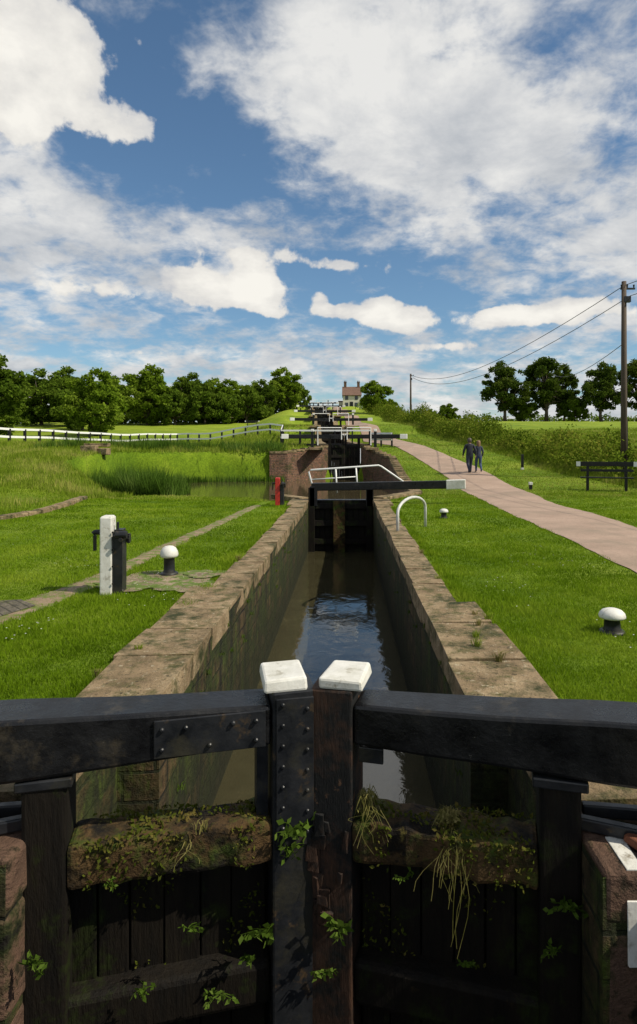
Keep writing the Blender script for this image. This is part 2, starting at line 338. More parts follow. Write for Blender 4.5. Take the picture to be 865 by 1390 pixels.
mb.box((-1.94,3.12,-.1),(.8,.44,.24),0,.008); mb.box((1.56,3.07,-.1),(.86,.5,.24),0,.008)
for z in (-.5,-1.0,-1.5,-2.0):
    mb.box((-1.95,3.12,z+.02),(.8,.46,.47),0,.01); mb.box((1.57,3.07,z+.02),(.86,.52,.47),0,.01)
o=mb.obj('quoin_stones',M_quoin,lock); bevel(o,.03,3)
mb=MB()
y=-12
while y<2.6:
    mb.box((-2.2,y+.5,-.08),(.6,.98,.2),0,.008); mb.box((1.75,y+.5,-.08),(.6,.98,.2),0,.008); y+=1
o=mb.obj('lower_coping',M_cop,lock); bevel(o,.03,2)
mb=MB(); mb.box((1.47,2.808,-.24),(.46,.012,.28),0,.008); mb.box((1.45,2.95,.024),(.42,.24,.008)); o=mb.obj('white_painted_panel',M_white,lock,bev=.003)
mb=MB(); mb.box((1.33,2.95,.0295),(.022,.11,.003)); mb.box((1.36,2.995,.0295),(.07,.022,.003)); mb.box((1.355,2.955,.0295),(.05,.018,.003)); mb.box((1.47,2.95,.0295),(.022,.11,.003)); mb.box((1.50,2.905,.0295),(.06,.02,.003)); mb.obj('painted_letters',M_black,lock)
M_water=watermat('canal_water_mat',(.036,.032,.016),.42,3.0,(1,.7,1))
mesh_obj('lock_water',[(-1.9,3.4,-1.75),(1.4,3.4,-1.75),(1.4,22.7,-1.75),(-1.9,22.7,-1.75)],[(0,1,2,3)],M_water)
mesh_obj('lower_lock_water',[(-1.9,-12,-3.9),(1.5,-12,-3.9),(1.5,3.6,-3.9),(-1.9,3.6,-3.9)],[(0,1,2,3)],M_water)
M_water2=watermat('pound_water_mat',(.05,.04,.02),.18,2.0)
mesh_obj('canal_pound_water',[(-14.6,22.8,-.3),(3,22.8,-.3),(3,45.98,-.3),(-14.6,45.98,-.3)],[(0,1,2,3)],M_water2)
# ------------------------------------------------------------------ near gates
def quads(C,size,flat=.0,asp=1.6):
    n=len(C); a=rng.normal(size=(n,3)); a/=np.linalg.norm(a,axis=1)[:,None]
    b=rng.normal(size=(n,3)); b-= (b*a).sum(1)[:,None]*a; b/=np.linalg.norm(b,axis=1)[:,None]
    s=(size*rng.uniform(.6,1.3,n))[:,None]; a=a*s*asp*.5; b=b*s*.5
    return np.stack([C-a,C+b*.9-a*.1,C+a,C-b*.9-a*.1],1)
def gate(name,mitre,heel,sgn):
    """local frame: +x from mitre outward to the bank"""
    g=empty(name,(mitre[0],mitre[1],0)); d=Vector((heel[0]-mitre[0],heel[1]-mitre[1]));
    ang=math.atan2(d.y,d.x)
    Lh=d.length
    g.rotation_euler=(0,0,ang)
    vs = 1 if sgn<0 else -1
    def Yv(t): return t*vs
    mb=MB(); mb.box((.125,0,-1.78),(.235,.27,4.79),0,.004)
    mb.obj('mitre_post',M_iron if sgn<0 else M_wood,g,bev=.012)
    mb=MB(); mb.box((Lh-.1,0,-1.88),(.2,.28,4.34),0,.004); mb.obj('heel_post',M_dkwood,g,bev=.02)
    mb=MB(); L=5.2; secs=[(.248,.335,.545,.125),(.6,.325,.556,.132),(1.0,.315,.572,.142),(1.5,.295,.60,.155),(2.4,.28,.62,.165),(L,.25,.66,.19)]
    for (x,zb,zt,w) in secs:
        for (yy,zz) in((-w,zb),(w,zb),(w,zt),(-w,zt)): mb.v.append((x,yy+random.uniform(-.005,.005),zz+random.uniform(-.005,.005)))
    for i in range(len(secs)-1):
        for k in range(4):
            a=i*4+k;b=i*4+(k+1)%4; mb.f.append([a,b,b+4,a+4])
    e=len(secs)*4; mb.f+= [[3,2,1,0],[e-4,e-3,e-2,e-1]]
    o=mb.obj('balance_beam',M_black,g,bev=.02)
    mb=MB(); mb.box((L+.26,0,.45),(.5,.385,.41)); mb.obj('beam_end',M_whitec,g,bev=.02)
    mb=MB(); xo=.165 if sgn<0 else .17
    mb.box((xo,Yv(-.03),.645),(.235,.32,.065),.03*sgn,.008,.96); o=mb.obj('white_cap',M_whitec,g); bevel(o,.014,2)
    mb=MB(); xs=np.linspace(.24,Lh-.2,14)
    for x in xs:
        j=lambda:random.uniform(-.016,.016)
        for (yy,zz) in((-.135,-.27),(.135,-.27),(.135,-.06),(-.135,-.06)): mb.v.append((x,yy+j(),zz+j()))
    for i in range(13):
        for k in range(4):
            a=i*4+k;b=i*4+(k+1)%4; mb.f.append([a,b,b+4,a+4])
    mb.f+=[[3,2,1,0],[52,53,54,55]]
    mb.obj('top_rail',M_moss,g,bev=.025)
    n=700; xx=rng.uniform(.27,Lh-.22,n); yy=rng.uniform(-.13,.14,n); kk=(np.sin(xx*9)+np.sin(yy*20+xx*4))>-.3
    C=np.stack([xx[kk],yy[kk],np.full(kk.sum(),-.052)+rng.uniform(0,.012,kk.sum())],1)
    np_mesh('moss_tufts',quads(C,.018),4,M_mossl,parent=g)
    # moss hanging over the front face of the rail
    n=500; xx=rng.uniform(.27,Lh-.22,n); zz2=-.06-rng.random(n)**1.8*.22; kk=(np.sin(xx*7+1)+np.sin(xx*19))>-.1
    C=np.stack([xx[kk],np.full(kk.sum(),Yv(.142)),zz2[kk]],1); np_mesh('moss_fringe',quads(C,.016),4,M_mossl,parent=g)
    mb=MB()
    for z in(-.95,-1.8,-2.7): mb.box((Lh/2+.06,Yv(-.02),z),(Lh-.36,.22,.24),0,.012)
    mb.obj('lower_rails',M_dkwood,g,bev=.03)
    mb=MB(); x=.26
    while x<Lh-.3:
        w=random.uniform(.15,.19); mb.box((x+w/2,Yv(-.06+random.uniform(-.006,.006)),-2.1),(w-.008,.06,3.6),0,.003); x+=w
    mb.box((Lh/2,Yv(-.105),-2.1),(Lh-.3,.02,3.6))
    mb.obj('planking',M_dkwood,g,bev=.006)
    n=900; xx=rng.uniform(.27,Lh-.25,n); zz2=rng.uniform(-1.2,-.28,n); kk=(np.sin(xx*11+zz2*3)+np.sin(zz2*9+xx*5))>.35
    C=np.stack([xx[kk],np.full(kk.sum(),Yv(-.022)),zz2[kk]],1); np_mesh('slime_and_moss',quads(C,.016),4,M_mossl,parent=g)
    mb=MB()
    if sgn<0:
        mb.box((.125,Yv(.139),.19),(.2,.012,.78)); B=MB(); pts=[]
        for i in range(7):
            for s in(.06,.19): pts.append((s,.52-.108*i+(.03 if s>.1 else 0)))
        for (s,z) in pts: B.tube([(s,Yv(.14),z),(s,Yv(.152),z),(s,Yv(.158),z)],[.011,.011,.006],8)
        mb.box((.56,Yv(.140),.435),(.56,.014,.19),.012)
        for i,s in enumerate(np.linspace(.33,.80,5)):
            for z in(.385,.485):
                if (i+int(z*10))%2 or i in(0,4): B.tube([(s,Yv(.145),z),(s,Yv(.160),z),(s,Yv(.166),z)],[.012,.012,.006],8)
        B.obj('bolts',M_iron,g); mb.obj('iron_straps',M_iron,g,bev=.004)
        r=MB(); r.tube([(.30,Yv(-.05),.35),(.30,Yv(-.05),-.08)],.02,8); r.box((.29,Yv(.02),.12),(.06,.1,.42)); r.obj('paddle_rod',M_iron,g)
    else:
        mb.box((.34,Yv(.10),.285),(.13,.02,.08),0); mb.obj('iron_straps',M_iron,g,bev=.004)
        R=MB()
        for i in range(16): R.box((.125+random.uniform(-.10,.09),Yv(.137+random.uniform(0,.014)),-.08-.035*i+random.uniform(-.02,.02)),(random.uniform(.02,.08),.02,random.uniform(.05,.15)),random.uniform(-.1,.1),.010)
        R.obj('rotten_wood',M_wood,g,bev=.006)
    mb=MB(); mb.box((Lh-.1,0,.27),(.26,.30,.05)); mb.box((Lh+.3,Yv(.1),.06),(.7,.05,.06),.15*vs)
    mb.box((Lh+.32,Yv(-.1),.06),(.6,.05,.06),-.1*vs); mb.obj('anchor_collar',M_iron,g,bev=.008)
    return g
MX,MY=-.185,3.53
gate('lock_gate',(MX-.004,MY),(-1.60,3.19),-1)
gate('lock_gate',(MX+.004,MY),(1.16,3.19),1)
mb=MB(); mb.box((1.42,3.02,.05),(.2,.12,.05),.5,.01); mb.obj('rusty_bracket',M_rust,bev=.01)
# ------------------------------------------------------------------ far gate of near lock
def far_gate():
    g=empty('lock_gate',(0,0,0)); Y=22.5
    mb=MB(); x=-1.4
    while x<.88: mb.box((x+.1,Y+.06,-1.4),(.19,.06,2.9),0,.004); x+=.2
    mb.box((-.24,Y+.12,-1.4),(2.3,.03,2.9)); mb.obj('planking',M_dkwood,g,bev=.008)
    mb=MB()
    for z in(-.15,-.75,-1.4): mb.box((-.24,Y-.03,z),(2.2,.12,.2),0,.008)
    for x in(-1.27,.78): mb.box((x,Y-.04,-1.2),(.22,.2,3.4))
    mb.obj('frame',M_dkwood,g,bev=.01)
    mb=MB(); mb.box((-.3,Y-.16,-.9),(.42,.08,1.9)); mb.obj('centre_post',M_moss,g,bev=.02)
    a=Vector((-1.25,22.55,.52)); b=Vector((3.35,21.6,.66)); d=(b-a); rz=math.atan2(d.y,d.x); c=(a+b)/2
    M_=MB(); M_.box((0,0,0),(d.length,.3,.27),0,.006); o=M_.obj('balance_beam',M_black,g,bev=.02,loc=c); o.rotation_euler=(0,-math.atan2(d.z,Vector((d.x,d.y)).length),rz)
    M_=MB(); e=b+d.normalized()*.32; M_.box((0,0,0),(.64,.33,.31),0,.006); o=M_.obj('beam_end',M_whitec,g,bev=.02,loc=e); o.rotation_euler=(0,-math.atan2(d.z,Vector((d.x,d.y)).length),rz)
    mb=MB(); mb.box((-1.2,Y,.2),(.26,.28,.7)); mb.box((.78,Y,.25),(.26,.28,.8)); mb.box((-.2,Y+.25,.03),(2.2,.4,.06)); mb.obj('posts_and_walkway',M_black,g,bev=.01)
    mb=MB()
    mb.tube([(-1.2,Y+.1,.35),(-1.38,Y+.1,1.05),(-1.3,Y+.1,1.12),(1.1,Y+.1,1.28),(1.2,Y+.1,1.24),(1.95,Y-.2,.72)],.032,8)
    mb.tube([(-.38,Y+.1,.3),(-.42,Y+.1,1.16)],.03,8); mb.tube([(.35,Y+.1,.4),(.30,Y+.1,1.2)],.028,8); mb.tube([(-1.27,Y+.1,.78),(.3,Y+.1,.88)],.02,8)
    mb.obj('handrail',M_rail,g,smooth=True)
far_gate()
# ------------------------------------------------------------------ pound walls
pw=empty('pound_wall')
def wallrun(pts,mat,nm):
    v=[];f=[];c=MB(); P=[Vector((*p,0)) for p in pts]
    for a,b in zip(P[:-1],P[1:]):
        n_=max(1,int((b-a).length/.8))
        for i in range(n_):
            p=a.lerp(b,i/n_); q=a.lerp(b,(i+1)/n_); k=len(v)
            zp=max(.05,hz(p.x,p.y)+.06); zq=max(.05,hz(q.x,q.y)+.06)
            v+=[(p.x,p.y,-1.5),(q.x,q.y,-1.5),(q.x,q.y,zq),(p.x,p.y,zp)]; f.append((k,k+1,k+2,k+3))
            m=(p+q)/2; d=(q-p); nrm=Vector((d.y,-d.x,0)).normalized()
            if pond_sd(np.array([m.x+nrm.x*.3]),np.array([m.y+nrm.y*.3]))[0]>0: nrm=-nrm
            cc=m+nrm*.21; c.box((cc.x,cc.y,(zp+zq)/2-.02),(d.length-.01,.5,.16),math.atan2(d.y,d.x),.006)
    mesh_obj(nm,v,f,mat,pw); c.obj(nm+'_coping',M_cop,pw,bev=.02)
wallrun([(.9,23.2),(2.6,26),(2.6,40),(.95,45.95)],M_brick,'east_wall')
wallrun([(-1.42,45.95),(-4.0,42.6),(-5.2,42.4)],M_brick,'west_wall')
wallrun([(-1.4,23.2),(-2.6,24.7)],M_brick,'apron_wall')
# ------------------------------------------------------------------ upper flight
fl=empty('lock_flight')
for side,ui in(('west',-1.38),('east',.90)):
    sg=-1 if side=='west' else 1
    v=[];f=[];ys=np.arange(46,166.1,1.0); uo=ui+sg*.66
    for y in ys:
        ax=float(axis(y)); zt=hz(ax+uo,y)+.14
        v+=[(ax+ui,y,zt-5),(ax+ui,y,zt),(ax+uo,y,zt),(ax+uo,y,zt-.4)]
    for j in range(len(ys)-1):
        for k in range(3): f.append((4*j+k,4*j+k+1,4*j+k+5,4*j+k+4))
    o=mesh_obj('coping_'+side,v,f,M_cop,fl); o.data.materials.append(M_brick)
    for i,p in enumerate(o.data.polygons):
        if i%3==0: p.material_index=1
def flight_gate(k):
    Y=46+24*k; ax=float(axis(Y)); zk=2.0+2.3*k
    if k==5: zk=11.2
    g=empty('lock_gate',(ax,Y,zk)); g.rotation_euler=(0,0,.0656 if k else .0)
    mb=MB(); x=-1.35
    for sgn in(-1,1):
        for i in range(6):
            s=.1+i*.18; mb.box((-.24+sgn*s,.35-.25*s,-1.9),(.17,.07,3.9),-sgn*.24,.004)
    mb.obj('planking',M_dkwood,g,bev=.01)
    mb=MB()
    for sgn in(-1,1):
        for z in(.02,-.7,-1.5,-2.3): mb.box((-.24+sgn*.56,.35-.14-.07,z),(1.1,.12,.2),-sgn*.24)
        mb.box((-.24+sgn*.1,.28,-1.5),(.18,.22,4.6)); mb.box((-.24+sgn*1.05,.05,-1.5),(.2,.25,4.4))
    mb.obj('frame',M_dkwood,g)
    for sgn in(-1,1):
        B=MB(); B.box((-.24+sgn*2.05,-.10,.72),(3.9,.28,.30),-sgn*.16+0,.005); B.obj('balance_beam',M_black,g,bev=.02)
        B=MB(); B.box((-.24+sgn*4.25,-.456,.72),(.5,.33,.34),-sgn*.16); B.obj('beam_end',M_rail,g,bev=.02)
        B=MB(); B.box((-.24+sgn*.12,.3,.86),(.22,.25,.12)); B.obj('white_cap',M_rail,g,bev=.02)
        B=MB(); x0=-.24+sgn*.2; x1=-.24+sgn*1.9
        B.tube([(x0,-.25,.5),(x0,-.25,1.35),(x1,-.35,1.35),(x1,-.35,.1)],.045,6); B.obj('handrail',M_rail,g)
        B=MB(); B.box((-.24+sgn*2.0,-5.5,.45),(.18,.18,1.0)); B.obj('paddle_post',M_black,g,bev=.02)
        B=MB(); B.box((-.24+sgn*2.0,-5.5,1.02),(.20,.20,.16)); B.obj('paddle_post_cap',M_rail,g,bev=.02)
        B=MB(); B.box((-.24+sgn*1.9,-1.8,-.15),(.9,2.4,.18)); B.obj('quoin_slab',M_cop,g,bev=.02)
for k in range(6): flight_gate(k)
def railfence(name,pts,sp=1.8,h=1.05,rails=(1.0,.5),off=0,wr=.06,pr=.13):
    g=empty(name); P=MB();R=MB()
    P3=[]
    for a,b in zip(pts[:-1],pts[1:]):
        a=Vector(a);b=Vector(b);n=max(1,round((b-a).length/sp))
        for i in range(n): P3.append(a.lerp(b,i/n))
    P3.append(Vector(pts[-1])); Q=[]
    for p in P3:
        z=hz(p.x,p.y)+off
        Q.append(Vector((p.x,p.y,z))); P.box((p.x,p.y+pr/2,z+h/2-.15),(pr,pr,h+.3))
    for a,b in zip(Q[:-1],Q[1:]):
        for r in rails:
            m=(a+b)/2; d=b-a; n=len(R.v)
            nn=Vector((d.y,-d.x,0)).normalized()*.03
            for q in(a,b):
                for (s,zz) in((-1,-wr),(1,-wr),(1,wr),(-1,wr)): R.v.append((q.x+nn.x*s,q.y+nn.y*s-.04,q.z+r+zz))
            for k in range(4): R.f.append([n+k,n+(k+1)%4,n+4+(k+1)%4,n+4+k])
            R.f+=[[n+3,n+2,n+1,n],[n+4,n+5,n+6,n+7]]
    P.obj('posts',M_black,g); R.obj('rails',M_rail,g)
railfence('white_rail_fence',[(-34,30),(-24,43),(-18.2,68),(-6.3,62),(-5.0,48)],1.5,1.15,(1.12,.58),wr=.075,pr=.16)
def footbridge():
    g=empty('footbridge'); D=MB(); D.box((-1.6,47.6,2.15),(6.6,.9,.14)); D.obj('deck',M_black,g,bev=.01)
    R=MB();P=MB()
    for yy in(47.15,48.05):
        for z in(3.2,2.75): R.box((-1.6,yy,z),(6.6,.05,.10))
        for x in np.linspace(-4.85,1.65,6): P.box((x,yy+.08,2.7),(.1,.1,1.15))
    R.obj('rails',M_rail,g); P.obj('posts',M_black,g)
footbridge()
railfence('white_rail_fence',[(1.7,46.8),(3.2,46.0)],.8,1.0,(.95,.5))
# ------------------------------------------------------------------ bollards, paddle gear, hoop
def bollard(x,y,r=.13,h=.34,z=0):
    g=empty('mooring_bollard',(x,y,z))
    B=MB(); B.lathe([(r*.85,-.1),(r*.85,.02),(r*.72,.06),(r*.68,h*.55),(r*.85,h*.62),(r*.9,h*.66)]); B.obj('iron_body',M_iron,g,smooth=True)
    B=MB(); B.lathe([(r*.95,h*.60),(r*1.12,h*.64),(r*1.16,h*.70),(r*1.08,h*.82),(r*.85,h*.93),(r*.5,h*.99),(r*.1,h*1.01)]); B.obj('white_cap',M_whitec,g,smooth=True)
    B=MB(); B.lathe([(r*1.15,-.02),(r*1.12,.02),(r*.9,.035)]); B.obj('base_ring',M_iron,g,smooth=True)
bollard(-2.66,9.5,.115,.42,.02); bollard(2.72,6.55,.115,.25); bollard(2.6,17.2,.105,.26)
def gear(x,y,h,red=False,rz=0):
    g=empty('paddle_gear',(x,y,0)); g.rotation_euler=(0,0,rz)
    B=MB(); B.box((-.075,0,h/2-.1),(.15,.24,h+.2),0,.003); B.box((-.075,0,h+.0),(.13,.2,.03)); B.obj('white_post',M_red if red else M_white,g,bev=.012)
    B=MB(); B.box((.07,.02,h*.36),(.12,.22,h*.8)); B.box((.08,0,h*.78),(.10,.18,.12)); 
    B.tube([(.06,-.14,h*.78),(.20,-.14,h*.78)],.05,12); B.tube([(.13,-.20,h*.72),(.13,.2,h*.72)],.028,10)
    B.tube([(.05,0,h*.6),(.05,0,h*.93)],.018,8)
    for i in range(10):
        a=2*math.pi*i/10; B.box((.16,.12+.055*math.cos(a),h*.7+.055*math.sin(a)),(.04,.02,.02))
    B.tube([(.14,.12,h*.7),(.18,.12,h*.7)],.05,12)
    B.tube([(-.15,0,h*.8),(-.24,0,h*.8),(-.26,0,h*.78)],.035,10); B.box((-.24,0,h*.66),(.035,.05,.2),0)
    B.obj('ironwork',M_iron,g,bev=.004)
    B=MB(); 
    for i in range(4): B.tube([(.02,-.125,.15+i*.22),(.02,-.14,.15+i*.22)],.014,8)
    B.obj('bolts',M_iron,g)
gear(-3.06,8.34,1.0,rz=.1); gear(-2.25,21.2,.9,True)
def hoop():
    g=empty('white_hoop_rail'); a=Vector((1.10,14.0,0));b=Vector((1.88,15.4,0)); pts=[]
    pts.append(tuple(a-Vector((0,0,.1)))); 
    for i in range(13):
        t=i/12; an=math.pi*(1-t); c=(a+b)/2; r=(b-a)/2
        p=c+r*math.cos(an); pts.append((p.x,p.y,.46+.30*math.sin(an)))
    pts.append(tuple(b-Vector((0,0,.1))))
    B=MB(); B.tube(pts,.034,10); B.obj('hoop',surf('galv',[(.3,(.42,.42,.40)),(.7,(.6,.6,.58))],10,.45,.1),g,smooth=True)
hoop()
kp=[(-11.2,15.4),(-9.3,16.8),(-8.9,18.3),(-9.0,20.5),(-9.5,22.9)]; B=MB()
for a,b in zip(kp[:-1],kp[1:]):
    n=3
    for i in range(n):
        p=Vector(a).lerp(Vector(b),(i+.5)/n); d=Vector(b)-Vector(a); B.box((p.x,p.y,hz(p.x,p.y)+.03),(d.length/n-.01,.30,.18),math.atan2(d.y,d.x),.01)
B.obj('stone_kerb',M_cop,bev=.03)
B=MB(); zc=hz(-14,35.3); B.box((-14.2,35.0,zc+.15),(.8,.5,.5),.1,.03); B.box((-13.5,35.2,zc+.05),(.7,.45,.35),-.2,.03); B.box((-14.0,35.6,zc+.42),(1.3,.5,.18),.1,.02); B.obj('stone_culvert',M_cop,bev=.03)
# ------------------------------------------------------------------ bench etc.
def bench(x,y,rz,w=1.9,sc=1):
    z=hz(x,y); g=empty('park_bench',(x,y,z)); g.rotation_euler=(0,0,rz); g.scale=(sc,)*3
    B=MB()
    for s in(-1,1):
        B.box((s*w*.36,.0,.2),(.09,.09,.5)); B.box((s*w*.36,.42,.45),(.09,.08,1.0)); B.box((s*w*.36,.2,.42),(.08,.5,.07)) 
    B.obj('legs',M_black,g,bev=.006)
    B=MB(); B.box((0,.0,.475),(w,.15,.04)); B.box((0,.17,.475),(w,.15,.04)); B.obj('seat',M_black,g,bev=.006)
    B=MB(); B.box((0,.37,.95),(w,.035,.16)); B.box((0,.37,.72),(w,.035,.09)); B.obj('backrest',M_black,g,bev=.006)
    B=MB()
    for s in(-1,1): B.box((s*(w/2+.07),.37,.95),(.14,.04,.165))
    B.obj('white_ends',M_rail,g)
bench(10.9,26.8,math.radians(-22),1.75,1.2)
bench(-13.8,92,0.1,1.8,1)
def marker(x,y,h,top=True):
    z=hz(x,y); g=empty('marker_post',(x,y,z)); B=MB(); B.box((0,0,h/2-.1),(.13,.13,h+.2)); B.obj('post',M_black,g,bev=.01)
    B=MB(); B.box((0,0,h+.02) if top else (0,0,.06),(.15,.15,.12)); B.obj('white_band',M_whitec,g,bev=.01)
marker(9.6,35,.85,False); marker(7.9,27.5,.25)
# ------------------------------------------------------------------ utility poles + wires
def pole(x,y,top,r=.15):
    z=hz(x,y); g=empty('utility_pole',(x,y,z)); h=top-z
    B=MB(); B.tube([(0,0,-.5),(0,0,h*.5),(0,0,h)],[r*1.15,r,r*.8],12); B.obj('pole',M_pole,g,smooth=True)
    B=MB(); B.box((.18,0,h-.35),(.7,.08,.08)); B.box((.1,-.12,h-.9),(.3,.2,.28)); B.tube([(r+.02,0,.2),(r+.02,0,3)],.03,6)
    for q in(-.12,.16,.48): B.tube([(q,0,h-.3),(q,0,h-.16)],[.03,.05],8)
    B.obj('fittings',M_iron,g)
    return Vector((x,y,top))
p1=pole(13.45,31,10.0,.14); p2=pole(10.9,110,14.7,.16)
def wire(a,b,sag,name='power_line'):
    B=MB(); pts=[]
    for i in range(25):
        t=i/24; p=Vector(a).lerp(Vector(b),t); p.z-=sag*4*t*(1-t); pts.append(tuple(p))
    rr=[.011+.00022*max(0,p[1]) for p in pts]; B.tube(pts,rr,5,False); B.obj(name,M_wire)
wire(p1+Vector((0,0,-.2)),p2+Vector((0,0,-.2)),2.2); wire(p1+Vector((.3,0,-.7)),p2+Vector((.4,0,-.7)),2.4)
p3=Vector((17,-22,9.5)); wire(p1+Vector((0,0,-.2)),p3,1.0); wire(p1+Vector((.3,0,-.7)),p3+Vector((.3,0,-.5)),1.0)
wire(p1+Vector((0,0,-3.0)),Vector((35,110,15)),1.2)
# ------------------------------------------------------------------ house
def house():
    Y=152; g=empty('white_cottage',(1.5,Y,10.8)); g.scale=(.9,.9,.95)
    M_r=surf('clay_tiles',[(.3,(.10,.055,.04)),(.7,(.17,.10,.07))],3,.9,.4); M_g=surf('window_glass',[(.3,(.02,.025,.03)),(.7,(.04,.05,.06))],2,.1,0)
    M_ww=surf('painted_render',[(.3,(.50,.47,.38)),(.7,(.62,.59,.50))],1,.8,.2)
    B=MB(); B.box((-.6,0,1.9),(4.6,6.5,3.8)); B.box((-3.2,1.5,1.1),(1.6,3,2.2))
    B.obj('walls',M_ww,g)
    n=MB(); n.v=[(-2.88,-3.2,3.8),(-2.88,3.2,3.8),(-2.88,0,5.9),(1.68,-3.2,3.8),(1.68,3.2,3.8),(1.68,0,5.9)]; n.f=[[0,1,2],[5,4,3]]; n.obj('gables',M_ww,g)
    B=MB(); B.v=[(-3.1,-3.6,3.6),(2.0,-3.6,3.6),(2.0,0,6.0),(-3.1,0,6.0),(-3.1,3.6,3.6),(2.0,3.6,3.6)]; B.f=[[0,1,2,3],[3,2,5,4]]
    o=B.obj('roof',M_r,g); s=o.modifiers.new('s','SOLIDIFY'); s.thickness=.15
    B=MB(); B.box((-3.2,1.5,2.35),(1.9,3.3,.2)); B.obj('lean_to_roof',M_r,g)
    B=MB(); B.box((-2.3,0,6.2),(.7,.7,1.8)); B.box((1.2,0,6.2),(.7,.7,1.8)); B.box((-2.3,0,7.1),(.84,.84,.14)); B.box((1.2,0,7.1),(.84,.84,.14))
    for q in(-.18,.18): B.tube([(1.2+q,0,7.1),(1.2+q,0,7.5)],.11,8); B.tube([(-2.3+q,0,7.1),(-2.3+q,0,7.5)],.11,8)
    B.obj('chimney',M_brick,g)
    B=MB()
    for x in(-1.9,.6):
        for z in(1.3,3.0): B.box((x,-3.27,z),(.8,.06,1.0))
    B.obj('windows',M_g,g); B=MB(); B.box((-.65,-3.27,1.0),(.85,.07,2.0)); B.obj('door',M_black,g)
house()
# ------------------------------------------------------------------ foliage
def tree_mesh(name,R,Hc,trunk,nclump,nleaf,lsize,mat,seed,gap=.55):
    r=np.random.default_rng(seed)
    cl=[]
    while len(cl)<nclump:
        p=r.uniform(-1,1,3); d=np.linalg.norm(p)
        if d>1 or d<.35 and r.random()<.7: continue
        k=.82+.22*math.sin(3*math.atan2(p[1],p[0])+seed)+.12*math.sin(5*p[2]+seed*2)
        wz=1-.22*max(0,p[2]); p=np.array([p[0]*R*k*wz,p[1]*R*k*wz,(p[2]*.5+.5)*Hc+trunk]); cl.append(p)
    cl=np.array(cl); cr=r.uniform(.08,.23,nclump)*R
    C=[];rn=[]
    for p,q in zip(cl,cr):
        n=int(nleaf/nclump*(q/(.16*R))**2*.9)+10
        d=r.normal(size=(n,3)); d/=np.linalg.norm(d,axis=1)[:,None]; rad=q*(r.random(n)**.45)*r.uniform(.8,1.25,n)
        c=p+d*rad[:,None]*np.array([1,1,.75]); C.append(c); tone=r.uniform(-.22,.22); rn.append(np.clip(r.uniform(0,1,n)*.7+.15+tone,0,1))
    C=np.concatenate(C); rn=np.concatenate(rn)
    Q=quads(C,lsize)
    B=MB(); B.tube([(0,0,-.3),(0.05*R,0,trunk*.6),(0,.03*R,trunk+Hc*.35),(0,0,trunk+Hc*.75)],[R*.085,R*.06,R*.04,R*.01],8)
    for i in range(0,nclump,3):
        p=cl[i]; s=Vector((0,0,trunk*.7+r.random()*Hc*.4)); m=s.lerp(Vector(p),.5)+Vector((0,0,.04*Hc)); B.tube([s,m,tuple(p)],[R*.03,R*.018,R*.006],5)
    return Q,rn,B
TREES={}
def tree(kind,x,y,h,w,name='tree',rot=None,zoff=0):
    v=TREES[kind]; z=hz(x,y)+zoff; g=empty(name,(x,y,z)); g.rotation_euler=(0,0,rot if rot is not None else random.uniform(0,6.28)); g.scale=(w/v['w'],w/v['w'],h/v['h'])
    for nm,me in(('crown',v['c']),('trunk_and_limbs',v['t'])):
        o=bpy.data.objects.new(nm,me); link(o,g)
def defkind(kind,R,Hc,tr,nc,nl,ls,mat,seed):
    Q,rn,B=tree_mesh(kind,R,Hc,tr,nc,nl,ls,mat,seed)
    a=np_mesh('k'+kind,Q,4,mat,rnd=rn); me=a.data; bpy.data.objects.remove(a)
    t=B.obj('t'+kind,M_bark,smooth=True); mt=t.data; bpy.data.objects.remove(t)
    TREES[kind]=dict(c=me,t=mt,w=2*R,h=Hc+tr)
defkind('round',4,8.0,.4,120,14000,.27,M_tree,3)
defkind('round2',4,7.8,.2,130,16000,.26,M_treelt,11)
defkind('oak',6,12,2.8,130,14000,.38,M_treedk,5)
defkind('oak2',6,12,3.0,110,12500,.38,M_treedk,9)
defkind('bush',3,4.0,.1,80,9000,.24,M_tree,21)
defkind('light',3,5.5,.7,70,9000,.22,M_treelt,31)
T=[('round2',-33.5,85,8.6,9.0),('round',-47,84,10.4,11),('bush',-41.0,98,6.2,9),('round2',-36,115,10.4,11),('round',-54,112,9.5,11),('bush',-47,108,7.5,9),('round',-44,118,8.5,10),
 ('round',-30,122,9,10),('bush',-26,116,7,9),('round2',-23,124,8.2,10),('round2',-27,131,9.2,9),('bush',-19,120,6.6,8),('round',-16.8,127,7.8,8),('round2',-13.2,132,8.8,8.5),('bush',-10.8,134,5.6,6),('round',-62,100,10,11),('round',-58,130,11,12),
 ('round',-40,128,9.5,10),('round',-33,130,9,9),('bush',-31,114,6,8),('bush',-52,96,5.5,8),('round2',-20,133,8.6,8),('bush',-22,115,5,7)]
for t in T: tree(*t)
for t in [('oak',39.5,160,15.3,12.5),('oak2',50.5,162,16.2,14.5),('oak',63,158,14.8,12),('oak2',57,168,13,10),('oak2',73,160,16,14),('oak',85,166,15,14),('bush',57,160,6,8),('bush',45,163,6,9)]: tree(*t,name='oak_tree')
for t in [('bush',30,192,5,8),('light',4.6,112,6.0,6.6),('light',7.6,116,3.6,4.2),('bush',26,200,3.5,6)]: tree(*t)
